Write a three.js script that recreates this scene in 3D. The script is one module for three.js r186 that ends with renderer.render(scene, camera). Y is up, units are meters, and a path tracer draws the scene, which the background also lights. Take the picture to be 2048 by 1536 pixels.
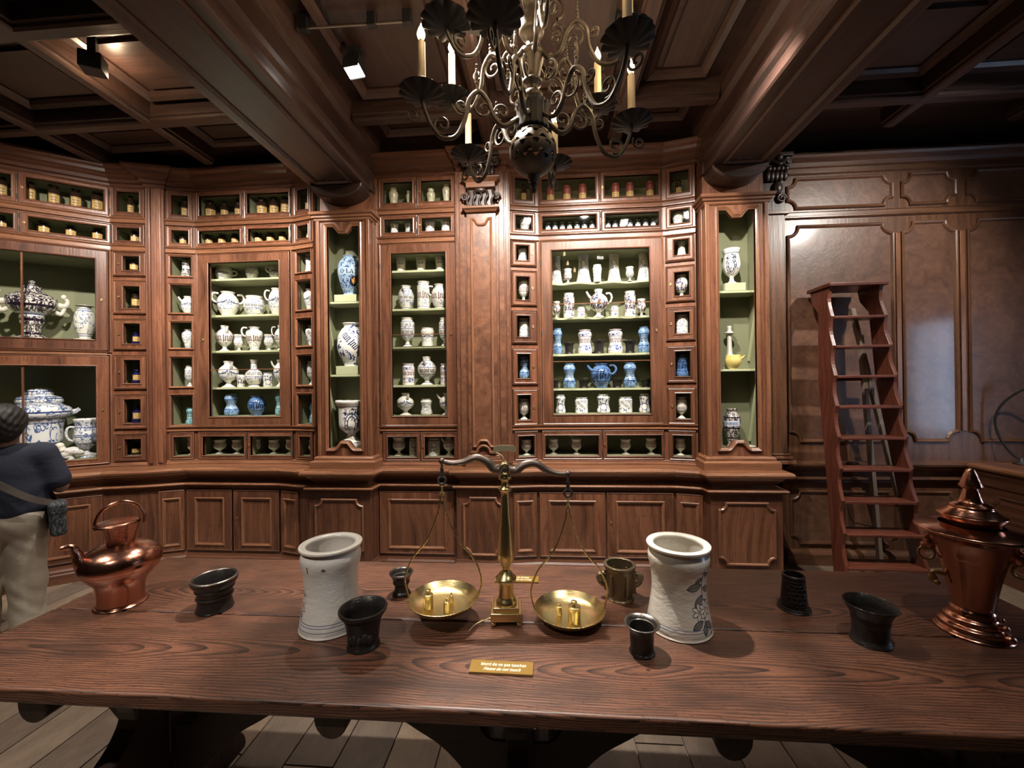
import * as THREE from 'three';
import { mergeGeometries, mergeVertices } from 'three/addons/utils/BufferGeometryUtils.js';
import { RoundedBoxGeometry } from 'three/addons/geometries/RoundedBoxGeometry.js';
import { MarchingCubes } from 'three/addons/objects/MarchingCubes.js';

// ---------------------------------------------------------------- camera, light, exposure
const scene = new THREE.Scene();
const FOCAL = 820, EYE = 1.6;                                   // pixels of the 2048 x 1536 frame; metres
const camera = new THREE.PerspectiveCamera(2 * Math.atan(768 / FOCAL) * 180 / Math.PI, 2048 / 1536, 0.05, 60);
camera.position.set(0, EYE, 0);
camera.rotation.order = 'YXZ';
camera.rotation.set(0.0024, 0.0746, -0.012);
camera.updateMatrixWorld(true);
const renderer = new THREE.WebGLRenderer({ antialias: true });
renderer.toneMapping = THREE.LinearToneMapping;
renderer.toneMappingExposure = 0.92;
renderer.shadowMap.enabled = true;
scene.background = new THREE.Color().setRGB(5.2, 6.8, 9.6);      // daylight outside the window of the right wall

// ceiling spotlights: [x, depth, y, target x, target depth, target y, candela, half angle, penumbra]
const SPOTS = [
  [-1.16, 2.50, 3.60, -1.00, 1.90, 0.80, 9, 0.50, 0.8, 'lit square spotlight on the coffered ceiling beside the chandelier'],
  [-0.34, 2.28, 3.60, -0.95, 3.55, 1.90, 31, 0.86, 0.7, 'square ceiling spotlight aimed at the slim cabinet'],
  [0.51, 2.40, 3.60, 0.52, 3.62, 1.90, 32, 0.86, 0.7, 'square ceiling spotlight aimed at the wavy-shelved bay'],
  [1.02, 2.10, 3.60, 1.55, 3.45, 1.80, 22, 0.78, 0.6, 'square ceiling spotlight aimed at the niche beside the ladder'],
  [-2.08, 2.45, 3.60, -2.75, 3.65, 1.90, 31, 0.86, 0.7, 'square ceiling spotlight aimed at the straight-shelved bay'],
  [-3.05, 1.90, 3.60, -4.05, 3.20, 1.95, 30, 0.86, 0.65, 'square ceiling spotlight aimed at the big two-door case'],
  [3.35, 1.95, 3.60, 2.45, 3.75, 1.85, 20, 0.86, 0.6, 'square ceiling spotlight aimed at the ladder'],
  [-0.42, 1.86, 3.60, -0.05, 1.36, 0.80, 52, 0.66, 0.8, 'square ceiling spotlight aimed at the balance'],
  [1.75, 1.82, 3.60, 1.40, 1.40, 0.85, 32, 0.50, 0.8, 'square ceiling spotlight aimed at the copper urn'],
  [0.93, 0.70, 3.60, 0.40, 1.45, 0.80, 11, 0.46, 0.9, 'square ceiling spotlight over the visitors side of the table'],
  [-1.30, -0.60, 3.60, -0.70, 1.35, 0.85, 20, 0.36, 0.9, 'square ceiling spotlight far from the cabinets, above the open floor'],
  [1.40, -1.25, 3.60, 0.70, 1.40, 0.85, 19, 0.32, 0.9, 'square ceiling spotlight far from the cabinets, toward the window'],
  [-2.60, 0.60, 3.60, -2.45, 0.90, 0.00, 36, 0.55, 0.8, 'square ceiling spotlight aimed at the bare floor strips'],
];
const LAMP = new THREE.Color(1.0, 0.92, 0.83);

// ---------------------------------------------------------------- helpers
let sd = 7;
const rnd = () => { sd = (sd + 0x6d2b79f5) | 0; let t = Math.imul(sd ^ (sd >>> 15), 1 | sd); t = (t + Math.imul(t ^ (t >>> 7), 61 | t)) ^ t; return ((t ^ (t >>> 14)) >>> 0) / 4294967296; };
const rr = (a, b) => a + (b - a) * rnd();
const V3 = (x, y, z) => new THREE.Vector3(x, y, z);
const PI = Math.PI;
const ray = (px, py) => V3((px - 1024) / FOCAL, -(py - 768) / FOCAL, -1).applyQuaternion(camera.quaternion);
function onY(px, py, y) { const r = ray(px, py), t = (y - EYE) / r.y; return { x: r.x * t, y, z: r.z * t, s: t / FOCAL }; }
function onD(px, py, d) { const r = ray(px, py), t = -d / r.z; return { x: r.x * t, y: EYE + r.y * t, z: -d, s: t / FOCAL }; }
class Facet {                                                     // a vertical plane of joinery from A (left) to B (right), seen from the room
  constructor(ax, ad, bx, bd) {
    this.ax = ax; this.az = -ad; const dx = bx - ax, dz = -bd + ad;
    this.len = Math.hypot(dx, dz); this.ux = dx / this.len; this.uz = dz / this.len;
    this.nx = -this.uz; this.nz = this.ux; this.turn = Math.atan2(-this.uz, this.ux);
  }
  hit(px, py, off = 0) {
    const r = ray(px, py), x0 = this.ax + this.nx * off, z0 = this.az + this.nz * off;
    const t = (x0 * this.nx + z0 * this.nz) / (r.x * this.nx + r.z * this.nz);
    const x = r.x * t, z = r.z * t;
    return { u: (x - x0) * this.ux + (z - z0) * this.uz, y: EYE + r.y * t, s: t / FOCAL, x, z };
  }
  at(u, n = 0) { return [this.ax + this.ux * u + this.nx * n, this.az + this.uz * u + this.nz * n]; }
}
const used = new Map();
function numbered(n) { const k = used.get(n) || 0; used.set(n, k + 1); return k ? n + '_' + String(k).padStart(3, '0') : n; }
function tag(o, label, category, group, kind) {
  o.name = numbered(o.name); if (label) o.userData.label = label; if (category) o.userData.category = category;
  if (group) o.userData.group = group; if (kind) o.userData.kind = kind; scene.add(o); return o;
}
function thing(name, label, category, x = 0, y = 0, z = 0, turn = 0, group) {
  const o = new THREE.Group(); o.name = name; o.position.set(x, y, z); o.rotation.y = turn; return tag(o, label, category, group);
}
function mesh(name, g, m, parent, label) {
  const o = new THREE.Mesh(g, m); o.name = name; o.castShadow = o.receiveShadow = true; if (label) o.userData.label = label;
  if (parent) parent.add(o); return o;
}
function struct(name, g, m, label) { return tag(mesh(name, g, m), label, null, null, 'structure'); }
function inFacet(o, f, parent) { o.rotation.y = f.turn; o.position.set(f.ax - parent.position.x, -parent.position.y, f.az - parent.position.z); return o; }
const prep = (g) => { if (g.index) g = g.toNonIndexed(); for (const k of Object.keys(g.attributes)) if (!['position', 'normal', 'uv'].includes(k)) g.deleteAttribute(k); if (!g.attributes.normal) g.computeVertexNormals(); return g; };
function merge(list) { return list.length === 1 ? list[0] : mergeGeometries(list.map((g) => { g = prep(g); if (!g.attributes.uv) g.setAttribute('uv', new THREE.BufferAttribute(new Float32Array(g.attributes.position.count * 2), 2)); return g; })); }
// texture coordinates in metres, the grain (v) along the piece's longest side unless told otherwise
function muv(g, grain) {
  g = prep(g); g.computeBoundingBox(); const b = g.boundingBox, e = [b.max.x - b.min.x, b.max.y - b.min.y, b.max.z - b.min.z];
  const G = grain === undefined ? e.indexOf(Math.max(...e)) : grain, p = g.attributes.position, uv = new Float32Array(p.count * 2), o1 = rnd() * 7, o2 = rnd() * 7;
  const A = V3(), B = V3(), C = V3();
  for (let i = 0; i < p.count; i += 3) {
    A.fromBufferAttribute(p, i); B.fromBufferAttribute(p, i + 1).sub(A); C.fromBufferAttribute(p, i + 2).sub(A); B.cross(C);
    const n = [Math.abs(B.x), Math.abs(B.y), Math.abs(B.z)], N = n.indexOf(Math.max(...n)), ax = [0, 1, 2].filter((k) => k !== N);
    const v = ax.includes(G) ? G : ax[1], u = ax[0] === v ? ax[1] : ax[0];
    for (let k = 0; k < 3; k++) { const c = [p.getX(i + k), p.getY(i + k), p.getZ(i + k)]; uv[(i + k) * 2] = c[u] + o1; uv[(i + k) * 2 + 1] = c[v] + o2; }
  }
  g.setAttribute('uv', new THREE.BufferAttribute(uv, 2)); return g;
}
const bx = (x0, x1, y0, y1, z0, z1, grain) => muv(new THREE.BoxGeometry(x1 - x0, y1 - y0, z1 - z0).translate((x0 + x1) / 2, (y0 + y1) / 2, (z0 + z1) / 2), grain);
const sheet = (x0, x1, y0, y1, z) => new THREE.PlaneGeometry(x1 - x0, y1 - y0).translate((x0 + x1) / 2, (y0 + y1) / 2, z);   // a window pane
const rbx = (x0, x1, y0, y1, z0, z1, r = 0.004, grain) => muv(new RoundedBoxGeometry(x1 - x0, y1 - y0, z1 - z0, 1, r).translate((x0 + x1) / 2, (y0 + y1) / 2, (z0 + z1) / 2), grain);
// a moulding of profile [[n, h] ...] along a path of points; flat paths lie in plan (n outwards, h up) or in a plane x-y (n outwards, h towards z)
function run(path, prof, { closed = false, plan = true } = {}) {
  const P = path, n = P.length, M = [];
  const seg = (i, j) => { const dx = P[j][0] - P[i][0], dy = P[j][1] - P[i][1], l = Math.hypot(dx, dy) || 1e-9; return plan ? [-dy / l, dx / l] : [dy / l, -dx / l]; };
  for (let i = 0; i < n; i++) {
    const a = closed || i > 0 ? seg((i + n - 1) % n, i) : null, b = closed || i < n - 1 ? seg(i, (i + 1) % n) : null;
    const A = a || b, B = b || a; let mx = A[0] + B[0], my = A[1] + B[1]; const k = 2 / Math.max(0.3, mx * mx + my * my); M.push([mx * k, my * k]);
  }
  const pos = [], uv = [], L = [0], o1 = rnd() * 5, o2 = rnd() * 5; for (let i = 1; i <= n; i++) L.push(L[i - 1] + Math.hypot(P[i % n][0] - P[i - 1][0], P[i % n][1] - P[i - 1][1]));
  const pl = [0]; for (let j = 1; j <= prof.length; j++) { const a = prof[j - 1], b = prof[j % prof.length]; pl.push(pl[j - 1] + Math.hypot(a[0] - b[0], a[1] - b[1])); }
  const pt = (i, j) => { const p = P[i % n], m = M[i % n], q = prof[j % prof.length], x = p[0] + m[0] * q[0], y = p[1] + m[1] * q[0]; return plan ? [x, q[1], y] : [x, y, q[1]]; };
  const tri = (a, b, c) => { for (const [q, w] of [a, b, c]) { pos.push(...q); uv.push(...w); } };
  for (let i = 0; i < (closed ? n : n - 1); i++) for (let j = 0; j < prof.length; j++) {
    const W = (ii, jj) => [pt(ii, jj), [pl[jj] + o1, L[ii] + o2]], a = W(i, j), b = W(i + 1, j), c = W(i + 1, j + 1), d = W(i, j + 1);
    tri(a, b, c); tri(a, c, d);
  }
  if (!closed) for (const i of [0, n - 1]) {
    const f = THREE.ShapeUtils.triangulateShape(prof.map((q) => new THREE.Vector2(q[0], q[1])), []);
    for (const t of f) tri(...t.map((j) => [pt(i, j), [prof[j][0] + o1, prof[j][1] + o2]]));
  }
  const g = new THREE.BufferGeometry(); g.setAttribute('position', new THREE.Float32BufferAttribute(pos, 3)); g.setAttribute('uv', new THREE.Float32BufferAttribute(uv, 2));
  g.computeVertexNormals(); return g;
}
const rect = (x0, y0, x1, y1) => [[x0, y0], [x1, y0], [x1, y1], [x0, y1]];
const ring = (pts, prof) => run(pts, prof, { closed: true, plan: false });
// a door frame / raised bead: outer rectangle, stile width, front at z
const frameProf = (w, z, t = 0.024) => [[0, z - t], [0, z - 0.004], [-0.004, z], [-w + 0.012, z], [-w + 0.008, z - 0.005], [-w, z - 0.008], [-w, z - t]];
const beadProf = (w, z) => [[0, z - 0.012], [0, z + w * 0.25], [-w * 0.25, z + w * 0.55], [-w * 0.55, z + w * 0.45], [-w * 0.7, z + w * 0.2], [-w, z], [-w, z - 0.012]];
function notched(x0, y0, x1, y1, r, seg = 5) {                    // a rectangle whose corners are scooped out
  const p = [], arc = (cx, cy, a0) => { for (let i = 0; i <= seg; i++) { const a = a0 - i / seg * PI / 2; p.push([cx + r * Math.cos(a), cy + r * Math.sin(a)]); } };
  p.length = 0; arc(x0, y0, PI / 2); arc(x1, y0, PI); arc(x1, y1, 1.5 * PI); arc(x0, y1, 2 * PI); return p;
}
function plate(x0, y0, x1, y1, holes, z0, z1, grain = 1) {        // a board with openings
  const s = new THREE.Shape(rect(x0, y0, x1, y1).map((q) => new THREE.Vector2(q[0], q[1])));
  for (const h of holes) s.holes.push(new THREE.Path((Array.isArray(h[0]) ? h : rect(...h)).map((q) => new THREE.Vector2(q[0], q[1])).reverse()));
  return muv(new THREE.ExtrudeGeometry(s, { depth: z1 - z0, bevelEnabled: false }).translate(0, 0, z0), grain);
}
function polyPlate(pts, z0, z1, grain = 1, bevel = 0) {
  const s = new THREE.Shape(pts.map((q) => new THREE.Vector2(q[0], q[1])));
  return muv(new THREE.ExtrudeGeometry(s, { depth: z1 - z0 - 2 * bevel, bevelEnabled: bevel > 0, bevelSize: bevel, bevelThickness: bevel, bevelOffset: -bevel, bevelSegments: 1, curveSegments: 8 }).translate(0, 0, z0 + bevel), grain);
}
const reN = (g) => { g.computeVertexNormals(); return g; };
const smooth = (pts, n) => new THREE.SplineCurve(pts.map((q) => new THREE.Vector2(q[0], q[1]))).getPoints(n);
function lathe(pts, seg = 28, n = 0) { const q = (n ? smooth(pts, n) : pts.map((p) => new THREE.Vector2(p[0], p[1]))).map((p) => new THREE.Vector2(Math.max(0, p.x), p.y)); return new THREE.LatheGeometry(q, seg); }
const tube = (pts, r, n = 24, k = 6, closed = false) => new THREE.TubeGeometry(new THREE.CatmullRomCurve3(pts.map((p) => p.isVector3 ? p : V3(...p)), closed, 'centripetal'), n, r, k, closed);
function taper(pts, r0, r1, n = 24, k = 8) {                      // a tube that narrows
  const g = tube(pts, 1, n, k), c = new THREE.CatmullRomCurve3(pts.map((p) => V3(...p)), false, 'centripetal'), p = g.attributes.position, q = V3(), w = V3();
  for (let i = 0; i <= n; i++) { c.getPointAt(i / n, w); const r = r0 + (r1 - r0) * i / n; for (let j = 0; j <= k; j++) { const m = i * (k + 1) + j; q.fromBufferAttribute(p, m).sub(w).multiplyScalar(r).add(w); p.setXYZ(m, q.x, q.y, q.z); } }
  g.computeVertexNormals(); return g;
}
const cyl = (r0, r1, h, x = 0, y = 0, z = 0, seg = 24) => new THREE.CylinderGeometry(r1, r0, h, seg).translate(x, y + h / 2, z);

// ---------------------------------------------------------------- textures
function tnoise(seed) {                                          // value noise that repeats after (p, q) cells
  const T = new Float32Array(4096); let s = seed * 7919 + 13; for (let i = 0; i < 4096; i++) { s = (Math.imul(s, 1664525) + 1013904223) | 0; T[i] = (s >>> 0) / 4294967296; }
  return (x, y, p, q) => {
    const xi = Math.floor(x), yi = Math.floor(y), fx = x - xi, fy = y - yi, sx = fx * fx * (3 - 2 * fx), sy = fy * fy * (3 - 2 * fy);
    const w = (a, n) => ((a % n) + n) % n, h = (a, b) => T[(w(a, p) * 61 + w(b, q) * 397) & 4095];
    const a = h(xi, yi), b = h(xi + 1, yi), c = h(xi, yi + 1), d = h(xi + 1, yi + 1); return a + (b - a) * sx + (c - a) * sy + (a - b - c + d) * sx * sy;
  };
}
function dataTex(w, h, f, srgb, rx = 1, ry = 1) {
  const d = new Uint8Array(w * h * 4); for (let j = 0; j < h; j++) for (let i = 0; i < w; i++) { const c = f(i / w, j / h), k = (j * w + i) * 4; d[k] = c[0]; d[k + 1] = c[1]; d[k + 2] = c[2]; d[k + 3] = 255; }
  const t = new THREE.DataTexture(d, w, h); t.wrapS = t.wrapT = THREE.RepeatWrapping; t.magFilter = THREE.LinearFilter; t.minFilter = THREE.LinearMipmapLinearFilter; t.generateMipmaps = true;
  if (srgb) t.colorSpace = THREE.SRGBColorSpace; t.repeat.set(rx, ry); t.needsUpdate = true; return t;
}
const lerp = (a, b, t) => a + (b - a) * t, mix = (a, b, t) => [lerp(a[0], b[0], t), lerp(a[1], b[1], t), lerp(a[2], b[2], t)], clamp = (x) => Math.min(1, Math.max(0, x));
function woodTex(seed, dark, mid, light, size = 768) {            // one metre square, grain along v
  const n = tnoise(seed);
  return dataTex(size, size, (u, v) => {
    const wob = n(u * 4, v * 2, 4, 2) * 0.12 + n(u * 9, v * 5, 9, 5) * 0.03;
    const a = n((u + wob) * 38, v * 2, 38, 2), b = n((u + wob * 0.5) * 120, v * 5, 120, 5), c = n(u * 260, v * 22, 260, 22), m = n(u * 5, v * 3, 5, 3);
    const t = a * 0.45 + b * 0.25 + m * 0.30; let col = t < 0.5 ? mix(dark, mid, t * 2) : mix(mid, light, t * 2 - 1);
    const pore = c < 0.22 ? 0.82 : 1; return [col[0] * pore, col[1] * pore, col[2] * pore];
  }, true);
}
function burlTex(seed, dark, mid, light, size = 512) {
  const n = tnoise(seed);
  return dataTex(size, size, (u, v) => {
    const wx = n(u * 5, v * 5, 5, 5) * 1.2, wy = n(u * 5 + 2.5, v * 5 + 1.5, 5, 5) * 1.2;
    const a = n(u * 10 + wx * 2, v * 10 + wy * 2, 10, 10), b = n(u * 36 + wx * 3, v * 36 + wy * 3, 36, 36), c = n(u * 110, v * 110, 110, 110);
    const t = a * 0.4 + b * 0.4 + c * 0.2; return t < 0.5 ? mix(dark, mid, t * 2) : mix(mid, light, t * 2 - 1);
  }, true);
}
const reliefTex = (seed, fu, fv, size = 256) => { const n = tnoise(seed); return dataTex(size, size, (u, v) => { const t = 255 * (0.6 * n(u * fu, v * fv, fu, fv) + 0.4 * n(u * fu * 3, v * fv * 3, fu * 3, fv * 3)); return [t, t, t]; }); };
const GRAIN = reliefTex(3, 90, 6), RIPPLE = reliefTex(5, 24, 24), SPECK = reliefTex(9, 60, 60);
const std = (o) => new THREE.MeshPhysicalMaterial(o);
const wood = (seed, d, m, l, rough = 0.36) => std({ map: woodTex(seed, d, m, l), roughness: rough, bumpMap: GRAIN, bumpScale: 0.0006, clearcoat: 0.12, clearcoatRoughness: 0.3 });
const M = {};
M.wood = wood(11, [65, 39, 27], [101, 64, 45], [132, 88, 64]);
M.wood2 = wood(12, [76, 45, 32], [113, 71, 50], [143, 98, 72]);
M.wood3 = wood(13, [58, 35, 26], [90, 56, 40], [117, 77, 56]);
M.trim = wood(14, [83, 52, 38], [119, 79, 55], [150, 105, 77], 0.3);
M.burl = std({ map: burlTex(21, [67, 43, 32], [101, 66, 48], [128, 88, 64]), roughness: 0.36, bumpMap: RIPPLE, bumpScale: 0.0006 });
M.panel = std({ map: burlTex(22, [74, 50, 36], [98, 68, 52], [120, 85, 64]), roughness: 0.42, bumpMap: RIPPLE, bumpScale: 0.0010, clearcoat: 0.8, clearcoatRoughness: 0.13 });
M.panelFrame = wood(15, [67, 44, 31], [98, 66, 47], [122, 87, 62], 0.34);
M.ceil = wood(16, [41, 29, 25], [60, 42, 36], [78, 56, 49], 0.4);
M.ceil2 = wood(17, [48, 34, 30], [68, 49, 42], [86, 64, 55], 0.38);
M.ladder = wood(18, [67, 34, 25], [94, 50, 37], [111, 65, 49], 0.33);
M.oldPole = wood(19, [96, 84, 72], [132, 118, 104], [156, 144, 128], 0.6);
M.carved = wood(20, [32, 23, 19], [47, 35, 31], [63, 48, 43], 0.34);
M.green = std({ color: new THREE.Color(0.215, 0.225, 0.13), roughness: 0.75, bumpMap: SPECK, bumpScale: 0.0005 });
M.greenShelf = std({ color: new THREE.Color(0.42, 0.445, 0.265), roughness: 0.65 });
M.glass = std({ color: 0xffffff, roughness: 0.02, transmission: 1, thickness: 0, ior: 1.5 });
M.brass = std({ color: new THREE.Color(0.68, 0.54, 0.26), metalness: 1, roughness: 0.27, bumpMap: SPECK, bumpScale: 0.0003 });
M.brassOld = std({ color: new THREE.Color(0.42, 0.30, 0.15), metalness: 1, roughness: 0.4 });
M.iron = std({ color: new THREE.Color(0.075, 0.07, 0.066), metalness: 0.7, roughness: 0.5, bumpMap: SPECK, bumpScale: 0.0008 });
M.lip = std({ color: new THREE.Color(0.30, 0.27, 0.23), metalness: 0.95, roughness: 0.3 });
M.bronze = std({ color: new THREE.Color(0.034, 0.030, 0.027), metalness: 0.6, roughness: 0.36, bumpMap: RIPPLE, bumpScale: 0.0012 });
M.bronzeGreen = std({ color: new THREE.Color(0.20, 0.155, 0.09), metalness: 0.85, roughness: 0.42, bumpMap: RIPPLE, bumpScale: 0.0012 });
M.chand = std({ color: new THREE.Color(0.085, 0.068, 0.052), metalness: 0.6, roughness: 0.5, bumpMap: SPECK, bumpScale: 0.0008 });
M.pan = std({ color: new THREE.Color(0.028, 0.026, 0.025), metalness: 0.6, roughness: 0.6 });
M.copper = std({ color: new THREE.Color(0.58, 0.28, 0.19), metalness: 1, roughness: 0.2, bumpMap: RIPPLE, bumpScale: 0.0005 });
M.candle = std({ color: new THREE.Color(0.72, 0.58, 0.38), roughness: 0.5 });
M.black = std({ color: new THREE.Color(0.018, 0.018, 0.02), roughness: 0.5 });
M.plaster = std({ color: new THREE.Color(0.16, 0.13, 0.11), roughness: 0.9 });
// ---------------------------------------------------------------- heights and plan of the panelling
const Y = { top: 3.60, r1: [3.178, 3.443, 3.223, 3.404], rail1: 3.118, r2: [2.925, 3.108, 2.962, 3.075], rail2: 2.862, door: [1.25, 2.858, 1.338, 2.77], rail3: 1.2, r3: [0.943, 1.195, 0.976, 1.15], ledge: 0.903 };
const SMALL = [[2.637, 2.861, 2.69, 2.817], [2.292, 2.598, 2.344, 2.541], [1.963, 2.248, 2.02, 2.2], [1.604, 1.915, 1.657, 1.867], [1.243, 1.56, 1.294, 1.508], [0.95, 1.2, 0.995, 1.145]];
const C35 = Math.cos(35 * PI / 180), S35 = Math.sin(35 * PI / 180);
const J = [-3.908, 3.45], LEFT_END = [J[0] - 1.9 * C35, J[1] - 1.9 * S35];
const F = {
  caseMid: new Facet(...LEFT_END, ...J), caseSide: new Facet(...J, -3.612, 3.518), strip: new Facet(-3.612, 3.50, -3.475, 3.545),
  bayL: new Facet(-3.48, 3.561, -3.24, 3.625), bayM: new Facet(-3.24, 3.625, -2.283, 3.625), bayR: new Facet(-2.283, 3.625, -2.055, 3.564),
  nicheA: new Facet(-1.941, 3.42, -1.472, 3.42), slim: new Facet(-1.467, 3.55, -0.735, 3.55), pil: new Facet(-0.70, 3.50, -0.315, 3.50),
  wavL: new Facet(-0.27, 3.56, -0.025, 3.625), wavM: new Facet(-0.025, 3.625, 1.05, 3.625), wavR: new Facet(1.05, 3.625, 1.30, 3.563),
  nicheB: new Facet(1.327, 3.42, 1.809, 3.42), wall: new Facet(1.9, 3.8, 5.5, 3.8),
};
const zz = (list) => list.map(([x, d]) => [x, -d]);
const LOWER = zz([[LEFT_END[0] + 0.126, LEFT_END[1] - 0.18], [J[0] + 0.126, J[1] - 0.18], [-3.52, 3.335], [-3.40, 3.375], [-3.2, 3.455], [-2.31, 3.455], [-2.10, 3.40], [-1.99, 3.395], [-1.975, 3.32], [-1.445, 3.32], [-1.43, 3.46], [-0.75, 3.46], [-0.735, 3.41], [-0.285, 3.41], [-0.27, 3.42], [-0.05, 3.455], [1.07, 3.455], [1.285, 3.40], [1.30, 3.32], [1.84, 3.32], [1.845, 3.68], [2.13, 3.68], [2.14, 3.74], [3.56, 3.74]]);

// floor of long stone strips
{
  const base = struct('floor', bx(-6.2, 5.7, -0.12, -0.012, -4.3, 4.2), M.plaster, 'floor of long worn stone strips');
  const n = tnoise(31);
  const stone = (seed, a, b) => std({ map: (() => { const q = tnoise(seed); return dataTex(512, 512, (u, v) => { const t = q(u * 6, v * 3, 6, 3) * 0.45 + q(u * 30, v * 12, 30, 12) * 0.3 + q(u * 120, v * 60, 120, 60) * 0.25; return mix(a, b, t); }, true); })(), roughness: 0.55, bumpMap: SPECK, bumpScale: 0.001 });
  const mats = [stone(41, [96, 81, 68], [136, 119, 100]), stone(42, [80, 67, 57], [118, 103, 88]), stone(43, [106, 88, 71], [146, 127, 106])];
  const W = 0.215; let k = 0;
  for (let i = 0; i < 42; i++) {
    const x0 = -5.2 + i * W; let z = -3.85 + rr(0, 0.5) - 0.6;
    while (z < 1.2) {
      const l = rr(0.75, 1.25), z1 = Math.min(z + l, 1.4), o = mesh(k++ ? 'floor_strip_' + String(k).padStart(3, '0') : 'floor_strip', rbx(x0 + 0.003, x0 + W - 0.003, -0.012, rr(-0.001, 0.001), Math.max(z, -4.0) + 0.003, z1 - 0.003, 0.002, 2), mats[Math.floor(rnd() * 3)], base);
      z = z1;
    }
  }
}
// ceiling slab and outer walls
struct('ceiling', bx(-6.2, 5.7, 3.74, 3.9, -4.3, 4.2), M.ceil, 'dark coffered wooden ceiling');
struct('wall_back', bx(-6.2, 5.7, 0, 3.74, -4.3, -4.1), M.wood3, 'wooden wall behind the cabinets');
struct('wall_front', bx(-6.2, 5.7, 0, 3.74, 4.0, 4.2), M.plaster, 'plain wall opposite the cabinets');
struct('wall_left', bx(-6.2, -6.0, 0, 3.74, -4.1, 4.0), M.wood3, 'wooden side wall');
{
  const Z0 = -1.74, Z1 = -0.90, Y0 = 0.8, Y1 = 2.46;
  struct('wall_right', merge([bx(5.5, 5.7, 0, Y0, -4.1, 4), bx(5.5, 5.7, Y1, 3.74, -4.1, 4), bx(5.5, 5.7, Y0, Y1, -4.1, Z0), bx(5.5, 5.7, Y0, Y1, Z1, 4)]), M.wood3, 'side wall with a window');
  const win = struct('window_1', merge([bx(5.5, 5.58, Y0, Y0 + 0.04, Z0, Z1), bx(5.5, 5.58, Y1 - 0.04, Y1, Z0, Z1), bx(5.5, 5.58, Y0 + 0.04, Y1 - 0.04, Z0, Z0 + 0.04), bx(5.5, 5.58, Y0 + 0.04, Y1 - 0.04, Z1 - 0.04, Z1), bx(5.51, 5.56, Y0 + 0.04, Y1 - 0.04, -1.335, -1.305)]), M.wood3, 'tall window with two panes');
  mesh('pane', bx(5.53, 5.535, Y0 + 0.04, Y1 - 0.04, Z0 + 0.04, -1.335), M.glass, win); mesh('pane', bx(5.53, 5.535, Y0 + 0.04, Y1 - 0.04, -1.305, Z1 - 0.04), M.glass, win);
}
// ceiling beams and coffers
function beam(x0, x1, label) {
  const d1 = 3.5, w = x1 - x0, g = [], B = 3.30;
  const o = thing('ceiling_beam', label, 'beam', (x0 + x1) / 2, B, -d1);
  const L = 6.5;
  mesh('core', bx(-w / 2, w / 2, 0, 0.44, 0, L), M.ceil, o);
  mesh('soffit_panel', ring([[-w / 2 + 0.05, 0], [w / 2 - 0.05, 0], [w / 2 - 0.05, L - 0.3], [-w / 2 + 0.05, L - 0.3]], [[0, 0], [0, 0.012], [-0.012, 0.018], [-0.03, 0.006], [-0.03, 0]]).rotateX(PI / 2).translate(0, 0, 0.22), M.ceil2, o);
  for (const s of [-1, 1]) {
    const pr = [[0, 0.0], [0.025, 0.0], [0.035, 0.012], [0.035, 0.035], [0.02, 0.05], [0.02, 0.10], [0.045, 0.12], [0.055, 0.15], [0.04, 0.16], [0.04, 0.30], [0.075, 0.32], [0.10, 0.37], [0.10, 0.44], [0, 0.44]];
    mesh('side_moulding', run(s > 0 ? [[w / 2, L], [w / 2, 0]] : [[-w / 2, 0], [-w / 2, L]], pr), M.ceil2, o);
  }
  const pts = []; for (let i = 0; i <= 12; i++) { const a = i / 12 * PI; pts.push([-Math.cos(a) * (w / 2 + 0.02), -0.115 * Math.sin(a)]); } pts.push([w / 2 + 0.02, 0.05], [-w / 2 - 0.02, 0.05]);
  mesh('end_bracket', polyPlate(pts, -0.02, 0.2, 0, 0.01), M.ceil, o);
  mesh('end_bead', new THREE.TorusGeometry(0.045, 0.006, 6, 16).rotateX(PI / 2).scale(1, 1, 0.5).translate(0, 0.0, 0.26), M.ceil2, o);
  for (const s of [-1, 1]) mesh('corner_block', merge([rbx(s * (w / 2 + 0.005) - 0.04, s * (w / 2 + 0.005) + 0.04, 0.0, 0.06, -0.02, 0.06), rbx(s * (w / 2 + 0.005) - 0.03, s * (w / 2 + 0.005) + 0.03, 0.06, 0.3, -0.02, 0.04)]), M.ceil2, o);
  return o;
}
beam(-1.915, -1.50, 'heavy moulded ceiling beam ending over the fleur-de-lis niche');
beam(1.36, 1.75, 'heavy moulded ceiling beam ending over the niche beside the ladder');
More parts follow.
